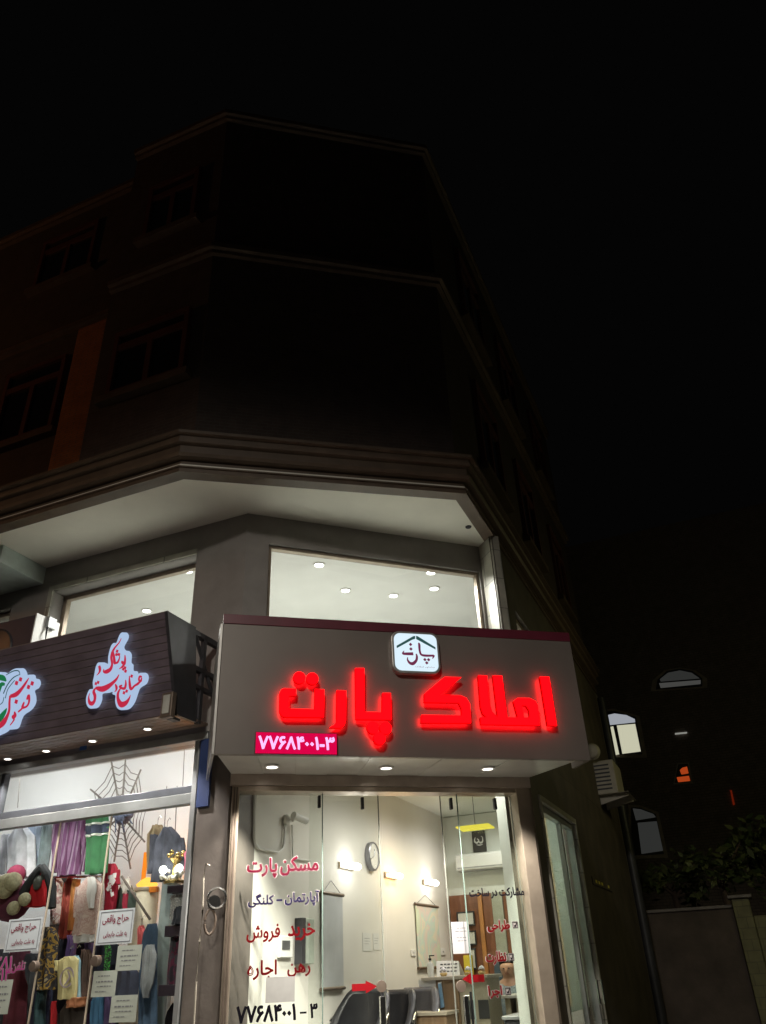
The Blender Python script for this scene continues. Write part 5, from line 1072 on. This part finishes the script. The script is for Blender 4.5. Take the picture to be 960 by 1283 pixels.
for i, (nm, c_, l, r, tp) in enumerate(bk_):
    garment('coat', '%s coat in the crowded back row of the clothes shop' % nm, 'coat', 1.15, [(l+7, r-7, tp), (l, r, tp+9), (l-3, r-2, tp+60), (l-6, r-5, 1325)], cloth(c_, .3), seed=50+i, hanger=False, th=.07, folds=6)
rail = tag(MBf().tube([(FL.at(62, 1100, .6)[0], .6, FL.at(62, 1099, .6)[1]), (FL.at(132, 1100, .6)[0], .6, FL.at(132, 1098, .6)[1])], .012).build('clothes_rail', M_steel), 'steel clothes rail carrying the rust, orange and pink clothes', 'rail')
# spider web and spider
wb = thing('spider_web', 'large grey spider web decoration hanging behind the transom', 'decoration', FL, FL.at(152, 1022, 1.0)[0], 1.0, FL.at(152, 1022, 1.0)[1], 'halloween decorations')
M_rope = mat('grey_rope', (.15, .13, .11), .9)
ends = [(139, 951), (157.6, 948), (176.7, 964), (188, 1010), (181.5, 1055), (163.6, 1088.7), (143, 1080), (120, 1050), (113.4, 989)]; hub = (152, 1022); sp = []
def wpt(a, b, y=1.0): x, z = FL.at(a, b, y); return (x, y, z)
for a, b in ends:
    MBf().tube([wpt(*hub), wpt(a, b)], .011, 8, .009).build('spoke', M_rope, wb); sp.append((a, b))
for k in range(6):
    f0 = .25+k*.125
    pts = []
    for i in range(len(sp)+1):
        a, b = sp[i % len(sp)]; c, d = sp[(i+1) % len(sp)]; pa = (hub[0]+(a-hub[0])*f0, hub[1]+(b-hub[1])*f0); pts.append(wpt(*pa))
        if i < len(sp):
            pc_ = (hub[0]+(c-hub[0])*f0, hub[1]+(d-hub[1])*f0); m_ = ((pa[0]+pc_[0])/2*.93+hub[0]*.07, (pa[1]+pc_[1])/2*.93+hub[1]*.07); pts.append(wpt(*m_))
    MBf().tube(pts, .005, 5).build('ring_thread', M_rope, wb)
sd_ = thing('plush_spider', 'furry blue grey plush spider sitting at the centre of the web', 'decoration', FL, *wpt(154, 1023, .9), 'halloween decorations')
M_fur = mat('blue_grey_fur', (.12, .14, .20), .95, var=.4, scale=30, bump=.8, bscale=120)
x, y, z = wpt(154, 1023, .9); MBf().ball((x, y, z), .085, 1.1, .8, .95).build('body', M_fur, sd_); MBf().ball((x+.09, y-.02, z+.01), .05).build('head', M_fur, sd_)
for k in range(8):
    a = k*math.pi/4+.3; MBf().tube([(x, y, z), (x+.10*math.cos(a), y-.04, z+.10*math.sin(a)+.03), (x+.15*math.cos(a), y, z+.14*math.sin(a)-.02)], .013, 6, .006).build('leg', M_fur, sd_)
# cream pillar with an orange lamp on it
pl_ = thing('display_pillar', 'cream round display pillar under the orange lamp', 'pillar', FL, *wpt(184, 1150, .95))
x, y, z = wpt(184, 1113, .95); rr = (FL.at(197, 1130, .95)[0]-FL.at(171, 1130, .95)[0])/2
MBf().lathe((x, y, .4), [(rr, 0), (rr*.98, z-.45), (rr*.9, z-.405), (0, z-.4)], 28).build('shaft', mat('cream_fabric', (.62, .55, .42), .8, var=.1), pl_); MBf().lathe((x, y, z+.0005), [(rr*1.02, -.03), (rr*1.04, -.015), (rr*1.02, .002)], 28).build('rim', M_scback, pl_)
ol = thing('orange_lamp', 'orange glowing lamp on the cream pillar with a tall glowing strip imitating a reflection', 'lamp', FL, x, y, z)
q = MBf(); q.lathe((x, y, z+.003), [(rr*.7, 0), (rr*.85, .03), (rr*.5, .07), (.02, .09)], 24); q.build('bowl', emat('orange_bowl_glow', (1, .50, .08), 1.8), ol)
tx, tz = FL.at(181.5, 1107, .98)[0], FL.at(181.5, 1069, .98)[1]
MBf().tube([(tx, .95, z+.02), (tx, .95, tz)], .022, 10).build('tube', emat('orange_strip_reflection', (1, .27, .02), 1.15), ol)  # glowing tube imitates the orange reflection on a shiny strip
lamp('POINT', 'lamp', FL, x, y+.15, z+.25, 7.0, (1, .36, .05), .05, ol)
MBf().box(x+rr*.8, x+rr*1.5, .86, .9, z-.05, z).build('clip', mat('orange_plastic', (.6, .18, .02), .4), ol, .004)
dpn = thing('room_divider', 'tall grey green divider board standing left of the dark shelves in the clothes shop', 'panel', FL, *wpt(205, 1283, .8))
x0 = FL.at(196, 1180, .8)[0]; x1 = FL.at(213, 1180, .8)[0]; MBf().box(x0, x1, .8, .84, .4, FL.at(205, 1085, .8)[1]).build('sheet', mat('grey_green_board', (.22, .26, .25), .4, var=.15), dpn, .004); MBf().box(x1+.001, x1+.03, .79, .85, .4, FL.at(205, 1085, .8)[1]).build('edge_post', M_greyframe, dpn, .004)
# shelves, crystal lamp, mirror
for i, (a, b_, y0, y1) in enumerate(((209, 243, 1108.5, 1118), (205.5, 238, 1159, 1173), (197.5, 232.5, 1233.5, 1248))):
    t = thing('display_shelf', ['upper dark shelf carrying the crystal lamp', 'middle dark shelf below the sparkly top', 'lowest dark shelf above the arched mirror'][i], 'shelf', FL, *wpt((a+b_)/2, y1, .5), 'dark display shelves')
    x0 = FL.at(a, y1, .4)[0]; x1 = FL.at(b_, y1, .4)[0]; z1 = FL.at((a+b_)/2, y0, .4)[1]; z0 = FL.at((a+b_)/2, y1, .4)[1]
    MBf().box(x0, x1, .4, .75, z0, z1).build('board', mat('dark_purple_wood', (.035, .025, .035), .35), t, .004)
    MBf().box(x0+.02, x0+.05, .72, .745, z0-.6, z0-.001).build('upright', M_greyframe, t)
cl = thing('crystal_lamp', 'sparkling crystal table lamp with a gilt top on the upper shelf', 'lamp', FL, *wpt(219, 1108, .5))
x, y, z = wpt(218, 1107.5, .5); M_gilt = mat('gilt', (.6, .45, .18), .25, .9)
MBf().lathe((x, y, z), [(.09, 0), (.1, .02), (.03, .05), (.02, .16), (.06, .2), (.015, .24), (0, .25)], 18).build('stem', M_gilt, cl)
rnd = random.Random(4)
for k in range(22):
    MBf().ball((x+rnd.uniform(-.12, .12), y-.05+rnd.uniform(-.04, .04), z+.03+rnd.uniform(0, .07)), .017, n=6).build('crystal', mat('crystal', (.75, .74, .66), .1, .2), cl)
for s_ in (-1, 1): MBf().ball((x+s_*.085, y-.06, z+.115), .035, n=10).build('bulb', emat('crystal_bulb_glow', (1, .97, .9), 6), cl)
for k in range(7): a = k*.9; MBf().ball((x+.07*math.cos(a), y+.05*math.sin(a), z+.235+.02*(k % 2)), .022, n=6).build('gilt_leaf', M_gilt, cl)
lamp('POINT', 'lamp', FL, x, y-.12, z+.12, 1.2, (1, .95, .85), .05, cl)
mr = thing('arched_mirror', 'black pointed arch mirror with a white rim at the bottom of the window', 'mirror', FL, *wpt(216, 1283, .5))
arch = [(FL.at(a, b, .45)) for a, b in ((206, 1290), (207, 1276), (210, 1266), (218, 1254), (224, 1262), (226, 1274), (225, 1290), (224, 1305), (207, 1305))]
MBf().prism(arch, .45, .47).build('rim', mat('silver_rim', (.6, .58, .55), .3, .4), mr); cxx = sum(p[0] for p in arch)/9; czz = sum(p[1] for p in arch)/9
MBf().prism([(cxx+(a-cxx)*.84-.006, czz+(b-czz)*.9) for a, b in arch], .440, .4495).build('glass', mat('black_mirror', (.012, .01, .012), .1, var=0), mr)
# red hood, plush with pompoms, bag, wooden sticks
hd = thing('hooded_cape', 'bright red hooded cape with thick black trim on the left', 'cape', FL, *wpt(50, 1110, .45), GC)
drape(MBf(), [(50, 55, 1088), (42, 60, 1102), (34, 63, 1118), (30, 62, 1136)], .45, .09, 3, 3, .15).build('hood', cloth((.55, .012, .02), .1), hd)
for l in ([(52, 1086), (42, 1098), (33, 1112), (29, 1122)], [(53, 1086), (60, 1097), (65, 1112), (64, 1138)]): MBf().tube([wpt(a, b, .36) for a, b in l], .035, 8, .045).build('trim', cloth((.03, .035, .035)), hd)
MBf().ball(wpt(47, 1106, .37), .06, .8, .5, 1.1).build('grey_patch', cloth((.12, .13, .12)), hd); MBf().ball(wpt(54, 1097, .38), .035, .8, .5, 1.2).build('grey_patch', cloth((.12, .13, .12)), hd)
pp = thing('pompom_plush', 'maroon plush with cream pompoms in the lower left of the window', 'plush', FL, *wpt(15, 1125, .4))
MBf().ball(wpt(20, 1096, .45), .10, 1, .8, .9).build('head', cloth((.22, .02, .06), .3), pp); MBf().ball(wpt(16, 1128, .45), .22, 1, .5, .85).build('body', cloth((.13, .03, .06), .3), pp)
M_pom = mat('cream_pompom', (.50, .47, .30), .95, var=.25, scale=40, bump=.9, bscale=90)
for a, b, r in ((2, 1110, .09), (9, 1107, .09), (16, 1105, .085), (6, 1114, .085), (31, 1127, .058), (17, 1138, .06)): MBf().ball(wpt(a, b, .3), r, n=16).build('pompom', M_pom, pp)
bg_ = thing('bag', 'dark brown bag with an orange flap at the bottom of the window', 'bag', FL, *wpt(92, 1290, .4))
drape(MBf(), [(84, 106, 1257), (77, 107, 1268), (74, 105, 1310)], .42, .09, 3, 4, .1).build('body', cloth((.035, .025, .02)), bg_); drape(MBf(), [(87, 109, 1250), (85, 108, 1256), (84, 106, 1262)], .38, .08, 3, 4, .1).build('flap', cloth((.48, .19, .09)), bg_)
stk = tag(MBf().tube([wpt(152.5, 1098, .6), wpt(188, 1152, .6)], .012, 8).build('bamboo_stick', mat('brown_stick', (.10, .075, .06), .7)), 'thin dark stick leaning across the cream pillar', 'stick')
for i, (a, b, c) in enumerate(((25, 975, 1012), (232, 925, 985), (209, 985, 1040), (222, 985, 1055))):
    tag(MBf().tube([wpt(a, b, .6), wpt(a-3, c, .6)], .004, 5).build('hanging_wire', M_rope), ['thin wire hanging behind the left end of the transom', 'thin wire hanging behind the right end of the transom', 'thin wire running up from the denim jacket', 'thin wire right of the denim jacket'][i], 'wire')
# outdoor unit on top of the plank signboard
ou = thing('outdoor_air_conditioner', 'outdoor air conditioner box with painted front shade and a pale side behind the plank signboard', 'air conditioner', FL, FL.at(30, 800, -.3)[0], -.3, 4.1)
xr = FL.at(46, 770, -.42)[0]; z1 = FL.at(46, 769, -.42)[1]
MBf().box(xr-.85, xr-.004, -.42, -.12, 4.05, z1).build('casing', mat('shaded_casing_metal', (.05, .05, .075), .5, .2), ou, .012); MBf().box(xr-.0035, xr+.012, -.43, -.11, 4.05, z1+.006).build('side_panel', M_white, ou, .004)  # shade on the front is put into the dark casing colour
MBf().lathe((xr-.5, -.42, z1-.32), [(.0, -.004), (.22, -.004), (.24, -.012), (.25, -.001)], 28, 'y').build('fan_grille', M_darkframe, ou)
x, z = FL.at(55, 783, -.25)[0], FL.at(55, 783, -.25)[1]
MBf().box(xr+.0125, xr+.05, -.30, -.19, z-.06, z+.06).build('terminal_box', M_greyframe, ou, .006); MBf().tube([(xr+.03, -.27, z), (xr+.05, -.3, z-.12), (xr+.04, -.28, z-.32), (xr+.03, -.2, z-.55)], .01).build('cable', M_black, ou)
sk_t = tag(MBf().box(FL.at(58, 785, -.03)[0], FL.at(63, 785, -.03)[0], -.05, -.003, FL.at(60, 791, -.03)[1], FL.at(60, 779, -.03)[1]).build('power_socket', M_white, bev=.005), 'small white socket on the wall beside the upper left window', 'socket')

# ------------------------------------------------------------------ the alley on the right
ac2 = thing('outdoor_air_conditioner', 'beige outdoor air conditioner on a bracket at the alley corner', 'air conditioner', FR, 5.2, -.3, 3.9)
M_beigem = mat('beige_metal', (.40, .37, .30), .5, .1)
ax0, az1 = FR.at(741, 958, -.35); az0 = FR.at(745, 994, -.35)[1]; 
fa = Fr(*FR.w(4.6, 0, 0).xy, 112)
x0, z1 = fa.at(737, 955, 0); x1 = fa.at(768, 955, 0)[0]; z0 = fa.at(750, 996, 0)[1]
MB(fa).box(x0, x1, .0, .75, z0, z1).build('casing', M_beigem, ac2, .012)
for i in range(7): zz = z0+.06+(z1-z0-.14)*i/6; MB(fa).box(x0+.05, x1-.07, -.006, -.0005, zz, zz+.022).build('louvre', M_darkframe, ac2)
for yy in (.08, .6): MB(fa).prism([(x0-.1, z0-.005), (x1+.12, z0-.005), (x1+.12, z0-.04), (x0-.1, z0-.16)], yy, yy+.04).build('bracket_arm', M_beigem, ac2)
MB(fa).box(x0-.1, x1+.14, -.03, .8, z0-.004, z0-.0005).build('tray', M_beigem, ac2)
x, z = fa.at(742, 942, -.1); dsh = thing('round_wall_lamp', 'round beige unlit wall lamp behind the right end of the signboard', 'lamp', fa, x, -.1, z)
MB(fa).lathe((x, -.1, z), [(0, -.06), (.09, -.045), (.12, 0), (.1, .04)], 22, 'y').build('shade', M_beigem, dsh); MB(fa).tube([(x-.04, -.06, z), (x-.28, .1, z)], .02).build('arm', M_darkframe, dsh)
np_ = thing('house_number_plate', 'small dark plate with tiny yellow marks on the alley wall', 'plate', FR, *((lambda q: (q[0], -.02, q[1]))(FR.at(752, 1104, -.02))))
x0, z1 = FR.at(742, 1098, -.01); x1 = FR.at(765, 1100, -.01)[0]; z0 = FR.at(744, 1108, -.01)[1]
MB(FR).box(x0, x1, -.012, -.001, z0, z1).build('plate', M_alley, np_, .002)
for i in range(4):
    xx = x0+(x1-x0)*(.12+.14*i+(.2 if i == 3 else 0)); MB(FR).box(xx, xx+(x1-x0)*.08, -.0145, -.0125, z0+(z1-z0)*.3, z1-(z1-z0)*.3).build('mark', mat('yellow_mark', (.75, .65, .1), .4), np_)
dp = tag(MB(FR).tube([(6.52, -.06, .13), (6.52, -.06, 5.6)], .07, 12).build('crevice_shade', M_darkframe), 'dark strip imitating the shaded crevice at the far end of the alley wall', 'pipe')  # dark upright tube imitates the shade in the crevice
# yard wall, gate pillar
FY = Fr(*FR.w(7.3, 0, 0).xy, 112)
yx = FY.at(922, 1150, 0)[0]; zy = FY.at(870, 1141, 0)[1]
M_rough = mat('rough_render', (.085, .066, .055), .9, var=.3, scale=3, bump=.4, bscale=30)
yw = thing('yard_wall', 'rough brown yard wall closing the end of the alley', 'wall', FY, yx/2, .1, 0); MB(FY).box(-.9, yx-.01, .0, .22, 0, zy).build('wall', M_rough, yw, .015); MB(FY).box(-.9, yx-.012, -.03, .25, zy+.001, zy+.05).build('coping', M_stone, yw, .01)
gp_ = thing('gate_pillar', 'square pale gate pillar with a flat cap at the end of the alley', 'pillar', FY, yx+.2, .05, 0); zg = FY.at(928, 1121, -.1)[1]; gw = FY.at(938, 1125, -.1)[0]
M_ptile = bricks('yellow_tile', (.22, .21, .09), (.20, .19, .08), (.15, .14, .07), 2, .4, .3, .012, .6)
MB(FY).box(yx, gw, -.1, .32, 0, zg-.05).build('shaft', M_ptile, gp_, .012); MB(FY).box(yx-.05, gw+.05, -.15, .37, zg-.049, zg).build('cap', M_stone, gp_, .01)
yw2 = thing('yard_wall', 'low pale wall right of the gate pillar', 'wall', FY, gw+1, .1, 0); z2 = FY.at(952, 1147, 0)[1]; MB(FY).box(gw+.005, gw+5, .05, .25, 0, z2).build('wall', M_ptile, yw2, .01)
# trees beyond the yard wall
M_leaf = [mat('leaf_mid', (.07, .10, .03), .6, var=.4, scale=4), mat('leaf_light', (.11, .13, .04), .6, var=.4, scale=4)]; M_bark = mat('bark', (.10, .07, .05), .9, var=.3, bump=.6)
def tree(label, px_, py_, dist, rx, rz, h0, seed, n=900):
    fr = Fr(*FR.w(7.3+dist, 0, 0).xy, 112); x, z = fr.at(px_, py_, 0); rnd = random.Random(seed); t = thing('tree', label, 'tree', fr, x, 0, 0, 'trees behind the yard wall')
    q = MB(fr); q.tube([(x, 0, 0), (x+.05, .05, z*.5), (x-.04, 0, z)], .11, 9, .05)
    q.build('trunk', M_bark, t); br_ = MB(fr); cl_ = []
    for k in range(9):
        a = rnd.uniform(0, 6.28); e_ = rnd.uniform(-.3, 1); r = rnd.uniform(.45, 1); c = (x+rx*r*math.cos(a), rx*r*math.sin(a), z+rz*e_*r); br_.tube([(x, 0, z-.3*rz), ((x+c[0])/2, c[1]/2, (z+c[2])/2-.05), c], .03, 6, .01); cl_.append(c)
    br_.build('limbs', M_bark, t)
    for mi in range(2):
        lf = MB(fr)
        for k in range(n//2):
            c = cl_[rnd.randrange(len(cl_))]; s_ = rnd.uniform(.03, .13); g_ = lambda: rnd.gauss(0, .16)
            p = Vector((c[0]+g_()*rx*1.3, c[1]+g_()*rx*1.3, c[2]+g_()*rz*1.3)); d = Vector((rnd.gauss(0, 1), rnd.gauss(0, 1), rnd.gauss(0, .6))).normalized(); u_ = d.cross(Vector((rnd.gauss(0, 1), rnd.gauss(0, 1), 1))).normalized()
            lf.add([p-d*s_, p+u_*s_*.45, p+d*s_, p-u_*s_*.45], [(0, 1, 2, 3)])
        o = lf.build('crown', M_leaf[mi], t, smooth=False)
tree('small leafy tree over the middle of the yard wall', 903, 1094, .9, .55, .6, 2, 11, 520)
tree('dim bushy tree nearer the alley corner behind the yard wall', 846, 1114, 1.6, .5, .45, 2, 12, 420)
tree('leafy tree cut off by the right edge, beyond the gate pillar', 962, 1088, 1.2, .5, .75, 2, 13, 600)
# building with arched windows behind
FA = Fr(*FR.w(15, 0, 0).xy, 112)
ab = thing('arched_window_building', 'dark building with arched windows beyond the alley, one window brightly lit', 'building', FA, 2, 0, 0)
MB(FA).box(-7, 9, .05, 6, 0, 13).build('wall', bricks('dark_brick', (.42, .34, .30), (.36, .29, .26), (.22, .19, .17), 3, .5, .2, .02), ab)
def apane(pts, m, y, nm='pane', par=ab): return MB(FA).prism([FA.at(a, b, y) for a, b in pts], y, y+.01).build(nm, m, par)
E_win = emat('lit_window_glow', (.58, .57, .42), .95); E_winb = emat('lit_fanlight_glow', (.36, .38, .42), .9)
M_surr = mat('pale_window_surround', (.55, .48, .42), .8, var=.2)
def awindow(outer, parts, label=None):
    cx_ = sum(p[0] for p in outer)/len(outer); cy_ = sum(p[1] for p in outer)/len(outer)
    MB(FA).prism([FA.at(cx_+(a-cx_)*1.22, cy_+(b-cy_)*1.14, .02) for a, b in outer], .03, .0495).build('window_surround', M_surr, ab)
    pts = [FA.at(a, b, .02) for a, b in outer]; o = MB(FA).prism(pts, .0, .048).build('arched_window', M_darkframe, ab)
    for pt, m in parts: apane(pt, m, -.012, 'pane', o)
awindow([(759, 945), (760, 892), (770, 891), (797, 899), (805, 945)], [([(761.5, 896), (770, 894), (785, 896), (795.5, 901), (796, 905), (764, 908.5)], E_winb), ([(764, 911), (768.5, 910), (776, 945), (771, 946)], E_win), ([(773, 909), (796, 907), (803, 941.5), (780, 944.5)], E_win)])
E_dim = emat('dim_window_glow', (.075, .075, .07), .75); E_dim2 = emat('dimmer_window_glow', (.035, .036, .034), .75)
awindow([(792, 1072), (791, 1012), (802, 1012), (822, 1020), (832, 1070)], [([(793, 1013), (803, 1014), (819, 1020), (822, 1024), (797, 1028)], E_dim2), ([(799, 1031), (823, 1029), (831, 1066), (804, 1070)], E_dim2)])
awindow([(822, 864), (824, 852), (836, 841), (852, 838), (868, 841), (880, 850), (880, 860)], [([(827, 851), (837, 843), (852, 840), (867, 843), (877, 850), (828, 854)], E_dim2), ([(826, 856), (878, 852), (878, 857), (828, 862)], E_dim)])
E_or = emat('orange_window_glow', (.62, .08, .015), .6)
awindow([(846, 981), (850, 958), (862, 957), (866, 980)], [([(852, 965), (855, 962), (861, 960.5), (863, 969), (854, 970.5)], E_or), ([(848, 974), (863.5, 972), (865, 978.5), (850, 980)], E_or)])
apane([(846, 918.5), (861, 917), (861, 919), (846, 920.5)], emat('thin_light_glow', (.30, .30, .27), .8), .0, 'light_strip'); apane([(915, 990), (917, 990), (921, 1008), (918.5, 1009)], emat('red_strip_glow', (.3, .025, .005), .3), .0, 'light_strip')

# ------------------------------------------------------------------ street lamps outside the picture
def street_lamp(label, x, y, h, power, col, az, kind='SPOT'):
    fr = Fr(x, y, az); t = thing('street_lamp', label, 'street lamp', fr, 0, 0, 0)
    MB(fr).lathe((0, 0, 0), [(.12, 0), (.12, .25), (.07, .3), (.05, h), (0, h+.02)]).build('pole', M_brownmetal, t)
    MB(fr).tube([(0, 0, h-.1), (0, -.5, h+.15), (0, -1.2, h+.2)], .03).build('arm', M_brownmetal, t)
    MB(fr).box(-.14, .14, -1.75, -1.15, h+.15, h+.27).build('head', M_alu, t, .02)
    MB(fr).box(-.11, .11, -1.7, -1.2, h+.135, h+.149).build('lens', emat('street_lens_'+str(int(h*10)), col, 20), t)
    lamp(kind, 'lamp', fr, 0, -1.45, h+.05, power, col, .4, t, Matrix.Identity(4), 164, .4)
street_lamp('tall street lamp on the pavement across the street', -1.5, -5.2, 8.4, P_STREET, (1, .93, .82), 270)
street_lamp('greenish street lamp just outside the right edge of the photo', 7.2, 10.2, 5.0, P_ALLEY, (.95, .88, .40), 168, 'POINT')
street_lamp('orange sodium street lamp beyond the left edge of the photo', -12.5, 5.0, 7.4, P_SODIUM, (1, .42, .15), 250, 'POINT')
